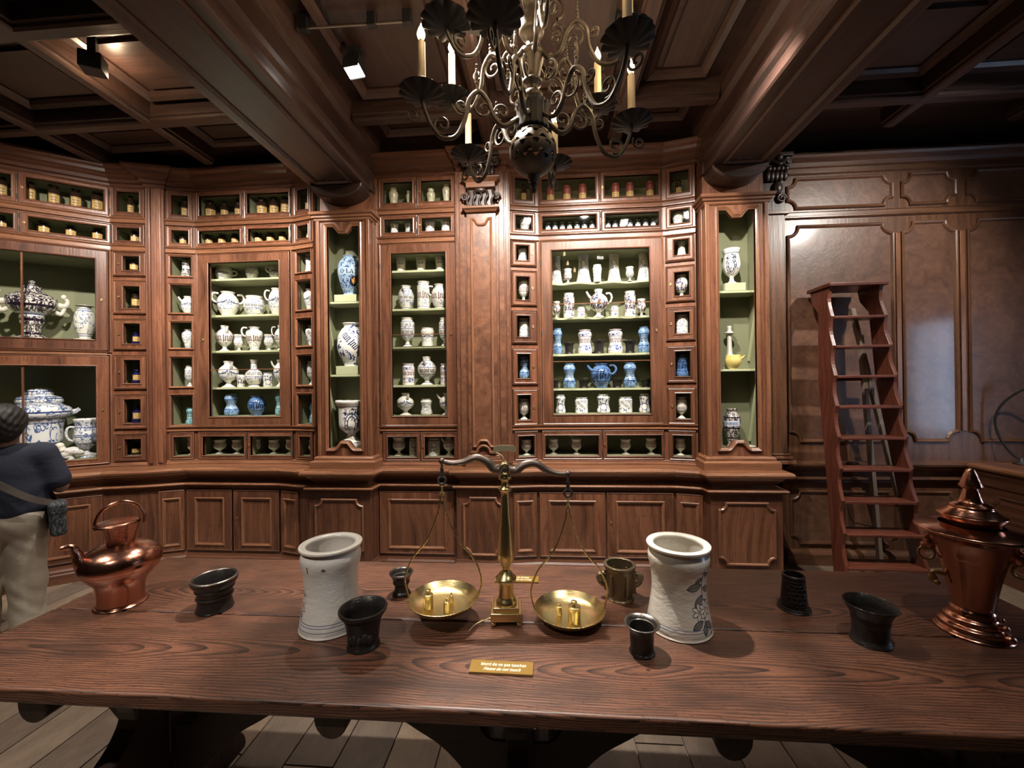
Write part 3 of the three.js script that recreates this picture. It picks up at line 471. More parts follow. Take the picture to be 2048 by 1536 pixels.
// ---- base cabinets under the ledge: one thing to each stretch of the front
function baseUnit(label, i0, i1, cfg) {
  const P = LOWER.slice(i0, i1 + 1), mid = [(P[0][0] + P[P.length - 1][0]) / 2, (P[0][1] + P[P.length - 1][1]) / 2];
  const o = thing('base_cabinet', label, 'cabinet', mid[0], 0, mid[1]);
  for (let k = 0; k + 1 < P.length; k++) {
    const f = new Facet(P[k][0], -P[k][1], P[k + 1][0], -P[k + 1][1]), w = f.len, c = cfg[k];
    part(o, f, 'front_board', bx(0, w, 0.14, 0.72, -0.03, 0), M.wood3); if (!c || w < 0.1) continue;
    if (c === 'notch') {
      const p = notched(0.065, 0.185, w - 0.065, 0.655, 0.055); part(o, f, 'panel', polyPlate(p, -0.005, 0.008), M.wood); part(o, f, 'panel_moulding', ring(p, beadProf(0.028, 0.004).map(([n, h]) => [n + 0.012, h])), M.trim);
    } else for (let j = 0; j < c; j++) {
      const r = [0.012 + j * (w - 0.012) / c, 0.16, (j + 1) * (w - 0.012) / c, 0.70], in0 = Math.min(0.085, (r[2] - r[0]) * 0.2), g = [r[0] + in0, 0.215, r[2] - in0, 0.62];
      const D = part(o, f, 'door', merge([plate(...r, [g], 0, 0.012), ring(rect(...r), [[0, 0], [0, 0.012], [-0.006, 0.015], [-0.01, 0.012]])]), pick());
      mesh('panel', bx(g[0], g[2], g[1], g[3], -0.002, 0.004, 1), M.wood, D); mesh('panel_moulding', ring(rect(...g), beadProf(0.024, 0.006).map(([n, h]) => [n + 0.012, h])), M.trim, D);
      if (c > 1 && j === 1) escutcheon(D, r[0] + 0.035, 0.45, 0.012);
    }
  }
}
baseUnit('panelled base cabinet under the big two-door case', 0, 3, [3, 0, 0]);
baseUnit('panelled base cabinet with two doors under the straight-shelved bay', 3, 7, [1, 2, 1, 0]);
baseUnit('base pedestal with scooped-corner panel under the fleur-de-lis niche', 7, 10, [0, 'notch', 0]);
baseUnit('single-door base cabinet with figured panel under the slim cabinet', 10, 11, [1]);
baseUnit('dark base pedestal with scooped-corner panel under the carved pilaster', 11, 14, [0, 'notch', 0]);
baseUnit('panelled base cabinet with two doors under the wavy-shelved bay', 14, 18, [1, 2, 1, 0]);
baseUnit('base pedestal with scooped-corner panel under the niche beside the ladder', 18, 20, ['notch', 0]);
// ---- panelled wall behind the ladder
{
  const f = F.wall, S = thing('wall_panelling', 'tall wooden wall panelling with scooped-corner panels behind the ladder', 'panelling', 3.7, 0, -3.8);
  part(S, f, 'backing', bx(0.21, f.len, 0, 3.62, -0.2, 0), M.panelFrame);
  const u = (px, py) => f.hit(px, py).u; const cols = [[u(1577, 600), u(1786, 600)], [u(1806, 600), u(1911, 600)], [u(1937, 600), u(1937, 600) + 0.92]], r = 0.085;
  cols.push([cols[2][1] + 0.1, Math.min(f.len - 0.05, cols[2][1] + 0.62)]);
  for (const [a, b] of cols) {
    for (const [y0, y1, rad, nm] of [[3.125, 3.385, 0.07, 'frieze_panel'], [1.075, 2.965, r, 'tall_panel'], [0.18, 0.63, 0.07, 'low_panel']]) {
      const p = notched(a, y0, b, y1, rad); const q = part(S, f, nm, muv(polyPlate(p, -0.004, 0.003)), M.panel);
      mesh('panel_moulding', ring(p, [[0.012, -0.002], [0.012, 0.012], [0.004, 0.02], [-0.006, 0.016], [-0.014, 0.008], [-0.02, 0.002]]), M.panelFrame, q);
    }
  }
  for (let i = 0; i + 1 < cols.length; i++) part(S, f, 'mullion', rbx((cols[i][1] + cols[i + 1][0]) / 2 - 0.02, (cols[i][1] + cols[i + 1][0]) / 2 + 0.02, 1.16, 2.88, 0, 0.012, 0.004), M.trim);
  part(S, f, 'frieze_rail', run([[0.22, 0], [f.len, 0]], [[-0.02, 3.03], [0.008, 3.03], [0.022, 3.04], [0.022, 3.052], [0.01, 3.06], [0.01, 3.085], [0.016, 3.09], [-0.02, 3.095]]), M.panelFrame);
  part(S, f, 'cornice', run([[0.22, 0], [f.len, 0]], [[-0.02, 3.42], [0.006, 3.42], [0.016, 3.43], [0.016, 3.47], [0.028, 3.48], [0.04, 3.51], [0.07, 3.54], [0.08, 3.56], [-0.02, 3.62]]), M.panelFrame);
  part(S, f, 'chair_rail', run([[0.22, 0], [f.len, 0]], ledgeProf.map(([n, h]) => [n * 0.9 + 0.02, h])), M.panelFrame);
  part(S, f, 'skirting', run([[0.22, 0], [f.len, 0]], [[-0.02, 0], [0.05, 0], [0.05, 0.09], [0.035, 0.11], [0.02, 0.125], [-0.02, 0.13]]), M.panelFrame);
  const o = thing('carved_pilaster', 'dark-edged pilaster with scroll capital squeezed between niche and ladder wall', 'pilaster', 2.0, 0, -3.7), g = new Facet(1.845, 3.70, 2.10, 3.70);
  part(o, g, 'backing', merge([bx(0, g.len, 0.9, 3.45, -0.1, 0), rbx(0.05, 0.075, 0.96, 3.04, 0, 0.02, 0.006)]), M.panelFrame);
  part(o, g, 'shaft', rbx(0.09, g.len - 0.02, 0.99, 3.04, 0, 0.035, 0.006), M.panelFrame);
  part(o, g, 'foot', merge([rbx(0.03, g.len + 0.03, 0.9, 0.93, 0, 0.07), rbx(0.05, g.len + 0.015, 0.94, 0.965, 0, 0.055), rbx(0.06, g.len, 0.97, 0.99, 0, 0.045)]), M.trim);
  part(o, g, 'impost', rbx(0.03, g.len + 0.01, 3.03, 3.06, 0, 0.055), M.trim);
  part(o, g, 'carved_shaft', merge([bx(0.05, g.len - 0.02, 3.06, 3.3, 0, 0.04), volute(0.2, 3.16, 0.04, 0.012, 0.05), new THREE.SphereGeometry(0.04, 12, 8).scale(1, 1.4, 0.8).translate(0.17, 3.25, 0.05)]), M.carved);
  capital(o, g, 0.06, g.len, 3.30, 3.53);
  // counter that runs out from this wall
  const c = thing('wooden_counter', 'panelled wooden counter running out from the ladder wall', 'counter', 4.5, 0, -2.4);
  mesh('worktop', run([[-0.95, -1.31], [-0.95, 1.9]], [[-1.9, 0.86], [-1.9, 0.90], [0.0, 0.903], [0.016, 0.895], [0.02, 0.88], [0.012, 0.866], [0, 0.86]]), M.trim, c);
  mesh('body', merge([bx(-0.89, 0.9, 0.13, 0.86, -1.3, 1.85), run([[-0.89, -1.3], [-0.89, 1.85]], [[-0.02, 0.72], [0.0, 0.72], [0.018, 0.735], [0.022, 0.75], [0.03, 0.8], [0.045, 0.83], [0.05, 0.86], [-0.02, 0.86]]), bx(-0.93, 0.9, 0, 0.13, -1.3, 1.85)]), M.wood3, c);
  for (let i = 0; i < 3; i++) { const p = notched(-1.2 + i * 1.03, 0.2, -0.3 + i * 1.03, 0.66, 0.06); mesh('side_panel', ring(p, [[0.012, -0.002], [0.012, 0.012], [0.0, 0.018], [-0.014, 0.008], [-0.02, 0.0]]).rotateY(-PI / 2).translate(-0.89, 0, 0), M.panelFrame, c); }
}
// ---------------------------------------------------------------- pharmacy jars
function paint(w, h, f) { const c = document.createElement('canvas'); c.width = w; c.height = h; const x = c.getContext('2d'); f(x, w, h); const t = new THREE.CanvasTexture(c); t.colorSpace = THREE.SRGBColorSpace; t.wrapS = THREE.RepeatWrapping; return t; }
function scrolls(x, x0, y0, x1, y1, n, col, lw) {                 // painted curls and leaves
  lw *= 0.7; n = Math.round(n * 1.9); x.strokeStyle = x.fillStyle = col; x.lineWidth = lw; x.lineCap = x.lineJoin = 'round';
  for (let i = 0; i < n; i++) {
    let px = rr(x0, x1), py = rr(y0, y1), a = rr(0, 6.3), st = rr(3, 5.5); const k = rr(0.2, 0.55) * (rnd() < 0.5 ? -1 : 1); x.beginPath(); x.moveTo(px, py);
    for (let j = 0; j < 9; j++) { a += k; st *= 0.95; px += Math.cos(a) * st; py += Math.sin(a) * st; x.lineTo(Math.min(x1, Math.max(x0, px)), Math.min(y1, Math.max(y0, py))); } x.stroke();
    if (i % 2) { x.beginPath(); x.ellipse(Math.min(x1, Math.max(x0, px)), Math.min(y1, Math.max(y0, py)), lw * 2.6, lw * 1.4, a, 0, 7); x.fill(); }
  }
}
function squiggle(x, cx, cy, w, hgt, col) {                       // close upright pen strokes where the lettering is too small to read
  x.strokeStyle = col; x.lineCap = 'butt'; let px = cx - w / 2; const st = hgt * 0.34; let k = 0;
  while (px < cx + w / 2) {
    const up = k % 4 === 1 ? 1.5 : 1, dn = k % 7 === 5 ? 1.4 : 1; x.lineWidth = hgt * 0.17; x.beginPath(); x.moveTo(px, cy - hgt * 0.5 * up); x.lineTo(px, cy + hgt * 0.5 * dn); x.stroke();
    x.lineWidth = hgt * 0.1; x.beginPath(); if (k % 3) { x.moveTo(px, cy + hgt * 0.48); x.lineTo(px + st, cy + hgt * 0.3); } else { x.moveTo(px, cy - hgt * 0.3); x.lineTo(px + st, cy - hgt * 0.5); } x.stroke();
    px += st * (k % 5 === 4 ? 1.7 : 1); k++;
  }
}
const bands = (x, w, h, col, ys, lw) => { x.fillStyle = col; for (const y of ys) x.fillRect(0, y * h, w, lw); };
const W0 = '#dad6cb', BL = '#2f4a86', BL2 = '#1d3268', PALE = '#a9c0d6';
const art = {
  floral: (x, w, h) => { x.fillStyle = W0; x.fillRect(0, 0, w, h); bands(x, w, h, BL, [0.1, 0.16, 0.86, 0.92], 5); scrolls(x, 0, h * 0.2, w, h * 0.84, 46, BL, 4); },
  label: (x, w, h) => { x.fillStyle = W0; x.fillRect(0, 0, w, h); bands(x, w, h, BL, [0.12, 0.9], 5); scrolls(x, w * 0.24, h * 0.2, w * 0.76, h * 0.42, 16, '#3f5a94', 4); scrolls(x, w * 0.24, h * 0.62, w * 0.76, h * 0.85, 18, '#3f5a94', 4); x.fillStyle = W0; x.fillRect(w * 0.3, h * 0.4, w * 0.4, h * 0.2); squiggle(x, w / 2, h / 2, w * 0.3, h * 0.11, '#2a2a38'); x.strokeStyle = BL; x.lineWidth = 4; x.strokeRect(w * 0.3, h * 0.38, w * 0.4, h * 0.24); },
  garland: (x, w, h) => { x.fillStyle = W0; x.fillRect(0, 0, w, h); x.strokeStyle = BL; x.lineWidth = 9; for (let k = 0; k < 4; k++) { x.beginPath(); x.ellipse(w * (k + 0.5) / 4, h * 0.32, w * 0.11, h * 0.16, 0, 0.1, 3.0); x.stroke(); } scrolls(x, 0, h * 0.52, w, h * 0.72, 24, '#5068a0', 4); squiggle(x, w / 2, h * 0.45, w * 0.2, h * 0.09, '#333'); },
  gothic: (x, w, h) => { x.fillStyle = W0; x.fillRect(0, 0, w, h); scrolls(x, 0, h * 0.12, w, h * 0.36, 20, '#6a7fa8', 3); scrolls(x, 0, h * 0.66, w, h * 0.9, 24, '#55658c', 4); squiggle(x, w / 2, h * 0.5, w * 0.42, h * 0.2, '#5a3f42'); bands(x, w, h, '#4a5f92', [0.1, 0.9], 4); },
  blue: (x, w, h) => { x.fillStyle = '#7f9fc0'; x.fillRect(0, 0, w, h); scrolls(x, 0, 0, w, h, 60, BL2, 5); bands(x, w, h, BL2, [0.24, 0.7], 7); x.fillStyle = '#9db8d2'; x.fillRect(w * 0.3, h * 0.36, w * 0.4, h * 0.26); squiggle(x, w / 2, h * 0.5, w * 0.32, h * 0.16, '#1b2038'); },
  deep: (x, w, h) => { x.fillStyle = '#55759f'; x.fillRect(0, 0, w, h); scrolls(x, 0, 0, w, h, 70, '#16264f', 6); bands(x, w, h, '#16264f', [0.3, 0.72], 6); squiggle(x, w / 2, h * 0.52, w * 0.4, h * 0.2, '#141b33'); },
  teal: (x, w, h) => { x.fillStyle = '#86b3b8'; x.fillRect(0, 0, w, h); scrolls(x, 0, 0, w, h, 60, '#2e5668', 5); bands(x, w, h, '#2d5266', [0.25, 0.34, 0.68], 6); x.fillStyle = '#9cc3c4'; x.fillRect(w * 0.3, h * 0.4, w * 0.4, h * 0.2); squiggle(x, w / 2, h * 0.5, w * 0.3, h * 0.12, '#243'); },
  pale: (x, w, h) => { x.fillStyle = '#e6dcd6'; x.fillRect(0, 0, w, h); scrolls(x, 0, h * 0.08, w, h * 0.26, 26, BL, 5); scrolls(x, 0, h * 0.68, w, h * 0.84, 26, BL, 6); squiggle(x, w / 2, h * 0.46, w * 0.34, h * 0.16, '#4d3a44'); bands(x, w, h, BL, [0.06, 0.28, 0.66, 0.86], 4); },
  manganese: (x, w, h) => { x.fillStyle = '#dcd6ca'; x.fillRect(0, 0, w, h); scrolls(x, 0, 0, w, h, 420, '#2c2430', 4); bands(x, w, h, '#241c2a', [0.2, 0.48, 0.74], 8); x.fillStyle = '#cfd6e2'; x.fillRect(w * 0.34, h * 0.3, w * 0.32, h * 0.14); squiggle(x, w / 2, h * 0.37, w * 0.2, h * 0.06, BL); },
  crest: (x, w, h) => { x.fillStyle = '#dfdcd3'; x.fillRect(0, 0, w, h); bands(x, w, h, '#4a5066', [0.12, 0.88], 4); x.strokeStyle = '#3d4458'; x.lineWidth = 6; x.beginPath(); x.ellipse(w / 2, h * 0.5, w * 0.05, h * 0.17, 0, 0, 7); x.stroke(); x.beginPath(); x.ellipse(w / 2, h * 0.5, w * 0.085, h * 0.23, 0, 0, 7); x.stroke(); scrolls(x, w * 0.37, h * 0.24, w * 0.63, h * 0.72, 20, '#4a5066', 4); scrolls(x, w * 0.42, h * 0.18, w * 0.58, h * 0.28, 8, '#333b50', 5); },
  diagonal: (x, w, h) => { x.fillStyle = '#e4e5e2'; x.fillRect(0, 0, w, h); scrolls(x, 0, h * 0.05, w, h * 0.95, 80, BL2, 5); x.save(); x.translate(w / 2, h / 2); x.rotate(0.85); x.fillStyle = '#ebe7dc'; x.fillRect(-w, -h * 0.14, w * 2, h * 0.28); squiggle(x, 0, 0, w * 0.3, h * 0.13, '#2b3350'); x.restore(); },
  medallion: (x, w, h) => { x.fillStyle = '#e3e2de'; x.fillRect(0, 0, w, h); scrolls(x, 0, h * 0.05, w, h * 0.95, 70, '#26324f', 6); x.fillStyle = '#e8ddd2'; x.beginPath(); x.ellipse(w / 2, h * 0.66, w * 0.09, h * 0.17, 0, 0, 7); x.fill(); x.strokeStyle = '#26324f'; x.lineWidth = 8; x.stroke(); },
  cocoa: (x, w, h) => { x.fillStyle = '#dedbd0'; x.fillRect(0, 0, w, h); scrolls(x, 0, h * 0.1, w, h * 0.9, 60, '#2c3566', 7); scrolls(x, 0, h * 0.1, w, h * 0.9, 24, '#8a5a34', 7); squiggle(x, w / 2, h * 0.62, w * 0.34, h * 0.16, '#26243a'); },
  grey: (x, w, h) => { x.fillStyle = '#d3d1c6'; x.fillRect(0, 0, w, h); x.strokeStyle = '#6c7284'; x.lineWidth = 6; x.beginPath(); x.ellipse(w / 2, h * 0.5, w * 0.12, h * 0.24, 0, 0, 7); x.stroke(); scrolls(x, w * 0.34, h * 0.28, w * 0.66, h * 0.9, 22, '#6c7284', 4); squiggle(x, w / 2, h * 0.5, w * 0.16, h * 0.1, '#50546a'); },
  face: (x, w, h) => { x.fillStyle = '#cdc6a8'; x.fillRect(0, 0, w, h); scrolls(x, w * 0.4, h * 0.3, w * 0.6, h * 0.6, 8, '#8a8468', 4); bands(x, w, h, '#98917a', [0.2], 6); },
  plain: (x, w, h) => { x.fillStyle = '#ded9cc'; x.fillRect(0, 0, w, h); squiggle(x, w / 2, h * 0.5, w * 0.2, h * 0.1, '#5a5f78'); bands(x, w, h, '#7d88a6', [0.3, 0.68], 3); },
  fleur: (x, w, h) => {
    x.fillStyle = '#8aa2b8'; x.fillRect(0, 0, w, h); scrolls(x, 0, h * 0.08, w, h * 0.34, 44, '#28365e', 4); scrolls(x, 0, h * 0.52, w, h * 0.96, 70, '#28365e', 4); x.fillStyle = '#9fb3c4'; x.fillRect(0, h * 0.34, w, h * 0.17);
    x.fillStyle = '#1f2742'; x.font = 'bold ' + h * 0.15 + 'px serif'; x.textAlign = 'center'; x.fillText('O·LAT', w * 0.48, h * 0.475);
    x.fillStyle = '#1a1c2c'; x.beginPath(); x.ellipse(w * 0.56, h * 0.66, w * 0.062, h * 0.125, 0, 0, 7); x.fill(); x.fillStyle = '#c58f4e'; for (const [dx, rx, ry, a] of [[0, 0.014, 0.09, 0], [-0.026, 0.01, 0.06, -0.35], [0.026, 0.01, 0.06, 0.35]]) { x.beginPath(); x.ellipse(w * (0.56 + dx), h * 0.645, w * rx, h * ry, a, 0, 7); x.fill(); } x.fillRect(w * 0.525, h * 0.675, w * 0.07, h * 0.022);
  },
  tureen: (x, w, h) => { x.fillStyle = '#dedfdc'; x.fillRect(0, 0, w, h); scrolls(x, 0, h * 0.02, w, h * 0.98, 230, '#4a608c', 3.4); bands(x, w, h, '#2b3d6a', [0.2, 0.4, 0.44, 0.62, 0.8], 5); },
};
const glaze = {}; for (const k in art) glaze[k] = std({ map: paint(512, 256, art[k]), roughness: 0.16, clearcoat: 0.5, clearcoatRoughness: 0.08 });
const creamGlaze = std({ color: new THREE.Color(0.70, 0.66, 0.56), roughness: 0.2, clearcoat: 0.4 });
const darkGlass = std({ color: new THREE.Color(0.030, 0.016, 0.010), roughness: 0.07, clearcoat: 1, clearcoatRoughness: 0.03 }), blueGlass = std({ color: new THREE.Color(0.012, 0.011, 0.055), roughness: 0.07, clearcoat: 1, clearcoatRoughness: 0.03 }), clearGlass = std({ color: new THREE.Color(0.10, 0.11, 0.12), roughness: 0.06, clearcoat: 1 });
const goldLabel = std({ map: paint(128, 64, (x, w, h) => { x.fillStyle = '#cfae6c'; x.fillRect(0, 0, w, h); x.strokeStyle = '#5a3a1c'; x.lineWidth = 4; x.strokeRect(5, 5, w - 10, h - 10); squiggle(x, w / 2, h * 0.36, w * 0.6, h * 0.16, '#4a2c18'); squiggle(x, w / 2, h * 0.66, w * 0.5, h * 0.14, '#4a2c18'); }), roughness: 0.45 });
const whiteLabel = std({ color: new THREE.Color(0.6, 0.62, 0.66), roughness: 0.5 });
const redTin = std({ color: new THREE.Color(0.26, 0.06, 0.045), roughness: 0.45 }), yellowGlaze = std({ color: new THREE.Color(0.62, 0.50, 0.16), roughness: 0.25, clearcoat: 0.4 });

// profiles: radius and height as shares of the jar's own
const PROF = {
  albarello: [[0, 0], [0.78, 0], [0.92, 0.02], [1, 0.1], [0.97, 0.2], [0.83, 0.38], [0.80, 0.5], [0.83, 0.62], [0.97, 0.8], [0.98, 0.86], [0.8, 0.92], [0.72, 0.95], [0.86, 1], [0.78, 1], [0.66, 0.93], [0.66, 0.6]],
  straight: [[0, 0], [0.86, 0], [0.94, 0.03], [0.96, 0.1], [0.94, 0.45], [0.98, 0.78], [0.98, 0.84], [0.84, 0.9], [0.82, 0.95], [0.92, 1], [0.84, 1], [0.74, 0.92], [0.74, 0.6]],
  gourd: [[0, 0], [0.72, 0], [0.95, 0.08], [1, 0.2], [0.92, 0.32], [0.68, 0.44], [0.64, 0.52], [0.7, 0.6], [0.92, 0.72], [0.94, 0.82], [0.78, 0.92], [0.68, 0.95], [0.78, 1], [0.7, 1], [0.58, 0.93], [0.55, 0.6]],
  flared: [[0, 0], [0.98, 0], [1, 0.05], [0.9, 0.14], [0.74, 0.35], [0.66, 0.6], [0.64, 0.78], [0.72, 0.93], [0.76, 1], [0.68, 1], [0.56, 0.85], [0.56, 0.5]],
  footed: [[0, 0], [0.7, 0], [0.68, 0.03], [0.4, 0.09], [0.26, 0.16], [0.3, 0.22], [0.7, 0.3], [0.94, 0.42], [1, 0.56], [0.98, 0.78], [0.96, 0.86], [0.8, 0.91], [0.76, 0.95], [0.86, 1], [0.78, 1], [0.68, 0.92], [0.66, 0.6]],
  goblet: [[0, 0], [0.74, 0], [0.7, 0.035], [0.4, 0.08], [0.24, 0.15], [0.26, 0.22], [0.72, 0.33], [0.98, 0.48], [0.98, 0.62], [0.86, 0.78], [0.84, 0.85], [0.96, 0.95], [0.98, 1], [0.88, 1], [0.74, 0.86], [0.7, 0.6]],
  ewer: [[0, 0], [0.66, 0], [0.62, 0.03], [0.32, 0.1], [0.24, 0.16], [0.34, 0.22], [0.78, 0.34], [1, 0.52], [0.94, 0.68], [0.66, 0.8], [0.44, 0.86], [0.42, 0.93], [0.5, 1], [0.42, 1], [0.34, 0.92], [0.34, 0.7]],
  globe: [[0, 0], [0.5, 0], [0.54, 0.03], [0.62, 0.1], [0.9, 0.3], [1, 0.5], [0.94, 0.7], [0.7, 0.86], [0.56, 0.91], [0.56, 0.95], [0.66, 1], [0.56, 1], [0.46, 0.9], [0.46, 0.6]],
  squat: [[0, 0], [0.6, 0], [0.66, 0.05], [0.92, 0.3], [1, 0.52], [0.9, 0.78], [0.74, 0.88], [0.8, 1], [0.72, 1], [0.62, 0.85], [0.62, 0.5]],
  vase: [[0, 0], [0.56, 0], [0.56, 0.04], [0.5, 0.08], [0.66, 0.26], [0.92, 0.5], [1, 0.68], [0.9, 0.82], [0.56, 0.9], [0.52, 0.94], [0.66, 1], [0.56, 1], [0.42, 0.92], [0.42, 0.6]],
  ovoid: [[0, 0], [0.6, 0], [0.6, 0.03], [0.52, 0.07], [0.72, 0.22], [0.95, 0.48], [1, 0.64], [0.9, 0.82], [0.62, 0.93], [0.52, 0.96], [0.6, 1], [0.5, 1], [0.42, 0.94], [0.4, 0.6]],
  bottle: [[0, 0], [0.66, 0], [0.62, 0.03], [0.5, 0.07], [0.86, 0.22], [1, 0.36], [0.9, 0.52], [0.5, 0.64], [0.36, 0.7], [0.36, 0.94], [0.44, 1], [0.36, 1], [0.28, 0.93], [0.28, 0.7]],
  crater: [[0, 0], [0.72, 0], [0.74, 0.1], [0.66, 0.13], [0.34, 0.2], [0.26, 0.28], [0.5, 0.34], [0.76, 0.44], [0.8, 0.62], [0.82, 0.84], [0.94, 0.92], [1, 0.96], [1, 1], [0.9, 1], [0.72, 0.85], [0.7, 0.6]],
  mortar: [[0, 0], [0.68, 0], [0.7, 0.08], [0.6, 0.14], [0.62, 0.5], [0.7, 0.8], [0.96, 0.94], [1, 1], [0.9, 1], [0.6, 0.8], [0.5, 0.4], [0, 0.2]],
  pot: [[0, 0], [0.8, 0], [0.86, 0.06], [0.84, 0.4], [0.98, 0.72], [1, 0.85], [0.86, 0.93], [0.9, 1], [0.8, 1], [0.74, 0.9], [0.74, 0.5]],
  drop: [[0, 0], [0.34, 0], [0.4, 0.05], [0.7, 0.3], [0.96, 0.62], [1, 0.74], [0.84, 0.84], [0.66, 0.88], [0.74, 1], [0.62, 1], [0.54, 0.88], [0.5, 0.6]],
  cup: [[0, 0], [0.55, 0], [0.6, 0.05], [0.9, 0.35], [1, 0.62], [0.92, 0.85], [0.86, 1], [0.78, 1], [0.8, 0.7], [0.5, 0.2], [0, 0.15]],
  glassJar: [[0, 0], [0.9, 0], [1, 0.04], [1, 0.6], [0.92, 0.68], [0.66, 0.74], [0.66, 0.8], [0.8, 0.84], [0.8, 0.87], [0, 0.87]],
};
const geoCache = {};
const jarGeo = (k) => geoCache[k] ||= (() => { const g = lathe(PROF[k], 28, 44), p = g.attributes.position, uv = g.attributes.uv; for (let i = 0; i < p.count; i++) uv.setXY(i, uv.getX(i), Math.min(1, Math.max(0, p.getY(i)))); return g; })();
const ORD = ['', 'first', 'second', 'third', 'fourth', 'fifth', 'sixth', 'seventh', 'eighth'];
// f facet, off how far behind its face, base height; px/top/width read off the photograph
function jar(name, label, category, group, f, off, base, px, top, wpx, kind, skin, extra = {}) {
  const r0 = ray(px, top), h = f.hit(px, top, -off), e = f.hit(px, 768 - (base - EYE) / h.s, -off);
  const H = Math.max(0.03, e.y > base + 0.05 ? h.y - base : h.y - base), ang = Math.atan2(px - 1024, FOCAL), R = wpx * h.s * Math.cos(ang) / 2 * 1.03;
  const mid = f.hit(px, (top + 768 - (base - EYE) / h.s) / 2, -off), x = mid.x, z = mid.z, face = Math.atan2(-x, -z);
  const o = thing(name, label, category, x, base + 0.0005, z, face + (extra.turn || 0), group), m = typeof skin === 'string' ? glaze[skin] : skin;
  const b = mesh('body', jarGeo(kind), m, o); b.scale.set(R, H, R); b.rotation.y = PI;
  if (extra.lid) { const l = mesh('lid', lathe([[0.8, 0.0], [0.84, 0.03], [0.5, 0.11], [0.12, 0.16], [0.1, 0.2], [0.16, 0.24], [0.0, 0.29]], 22, 18), m, o); l.scale.setScalar(R * 1.0); l.position.y = H * 0.985; }
  if (extra.handle) for (const s of extra.handle === 2 ? [-1, 1] : [extra.handle]) { const y0 = extra.hy || 0.55; mesh('handle', tube([[s * R * 0.8, H * (y0 + 0.3), 0], [s * R * 1.25, H * (y0 + 0.3), 0], [s * R * 1.42, H * (y0 + 0.14), 0], [s * R * 1.2, H * (y0 - 0.02), 0], [s * R * 0.92, H * (y0 - 0.06), 0]], R * 0.12, 16, 6), m, o); }
  if (extra.spout) { const s = extra.spout, d = extra.front ? [s * 0.25, 1] : [s, 0.12]; mesh('spout', taper([[d[0] * R * 0.6, H * 0.66, d[1] * R * 0.6], [d[0] * R * 1.0, H * 0.78, d[1] * R * 0.95], [d[0] * R * 1.3, H * 0.95, d[1] * R * 1.15]], R * 0.2, R * 0.12, 10, 8), m, o); }
  if (extra.stopper) mesh('stopper', lathe([[0, 0], [0.62, 0], [0.66, 0.03], [0.5, 0.07], [0.6, 0.1], [0.3, 0.13], [0, 0.135]].map(([a, q]) => [a * R, 0.868 * H + q * H]), 18), m, o);
  if (extra.label) { const g = new THREE.CylinderGeometry(R * 1.012, R * 1.012, H * (extra.lh || 0.36), 12, 1, true, -0.95, 1.9).translate(0, H * (extra.ly || 0.34), 0); mesh('paper_label', g, extra.label, o, 'small printed label'); }
  if (extra.band) mesh('neck_band', cyl(R * 0.7, R * 0.7, H * 0.03, 0, H * 0.9, 0, 20), M.brassOld, o);
  return o;
}
// a row of jars on one shelf: items [px, top, width, kind, skin, extra], listed from the far side towards `from`
function shelfRow(f, off, base, place, from, items, reverse) {
  const seen = {}, tot = {}; for (const it of items) tot[it[4]] = (tot[it[4]] || 0) + 1;
  (reverse ? [...items].reverse() : items).forEach(([px, top, w, kind, desc, skin, extra = {}]) => {
    seen[desc] = (seen[desc] || 0) + 1; const many = tot[desc] > 1;
    const label = desc + ' ' + place + (many ? ', ' + ORD[seen[desc]] + ' from ' + from : '');
    jar(extra.name || 'pharmacy_jar', label, extra.cat || 'jar', extra.group, f, off, base, px, top, w, kind, skin, extra);
  });
}
const GB = { stopper: 1, label: goldLabel, name: 'glass_jar', group: 'dark glass jars with gold labels' };
const gb = (px, top, w, desc = 'dark glass jar') => [px, top, w * 1.22, 'glassJar', desc, darkGlass, GB];
// --- big two-door case
const CM = F.caseMid, CS = F.caseSide, r1 = Y.r1[2] - 0.004, r2 = Y.r2[2] - 0.004, r3 = Y.r3[2] - 0.004;
shelfRow(CM, 0.13, r1, 'in top row of the big two-door case', 'the corner strip', [gb(2, 345, 24), gb(62, 352, 17), gb(108, 366, 22), gb(152, 372, 21), gb(195, 380, 22)], true);
shelfRow(CM, 0.13, r2, 'in second row of the big two-door case', 'the corner strip', [gb(3, 432, 20, 'squat amber jar'), gb(88, 440, 22, 'squat amber jar'), gb(142, 447, 20, 'squat amber jar'), gb(195, 453, 20, 'squat amber jar')], true);
shelfRow(CS, 0.1, r1, 'in top corner door of the big case', 'the ledge', [gb(261, 391, 12, 'slender dark glass jar')]);
shelfRow(CS, 0.1, r2, 'in second corner door of the big case', 'the ledge', [gb(270, 461, 17, 'small dark glass jar')]);
[[268, 520, 20, darkGlass], [272, 585, 21, darkGlass], [274, 663, 21, blueGlass], [275, 738, 22, blueGlass], [276, 812, 24, blueGlass], [273, 888, 22, darkGlass]].forEach(([px, top, w, m], i) => jar('glass_jar', (m === blueGlass ? 'cobalt blue glass jar' : 'brown glass jar') + ' behind the ' + ORD[i + 1] + ' small door below corner rows', 'jar', 'gold-labelled jars in the small doors', CS, 0.09, SMALL[i][2] - 0.004, px, top, w, 'glassJar', m, { stopper: 1, label: goldLabel, ly: 0.42 }));
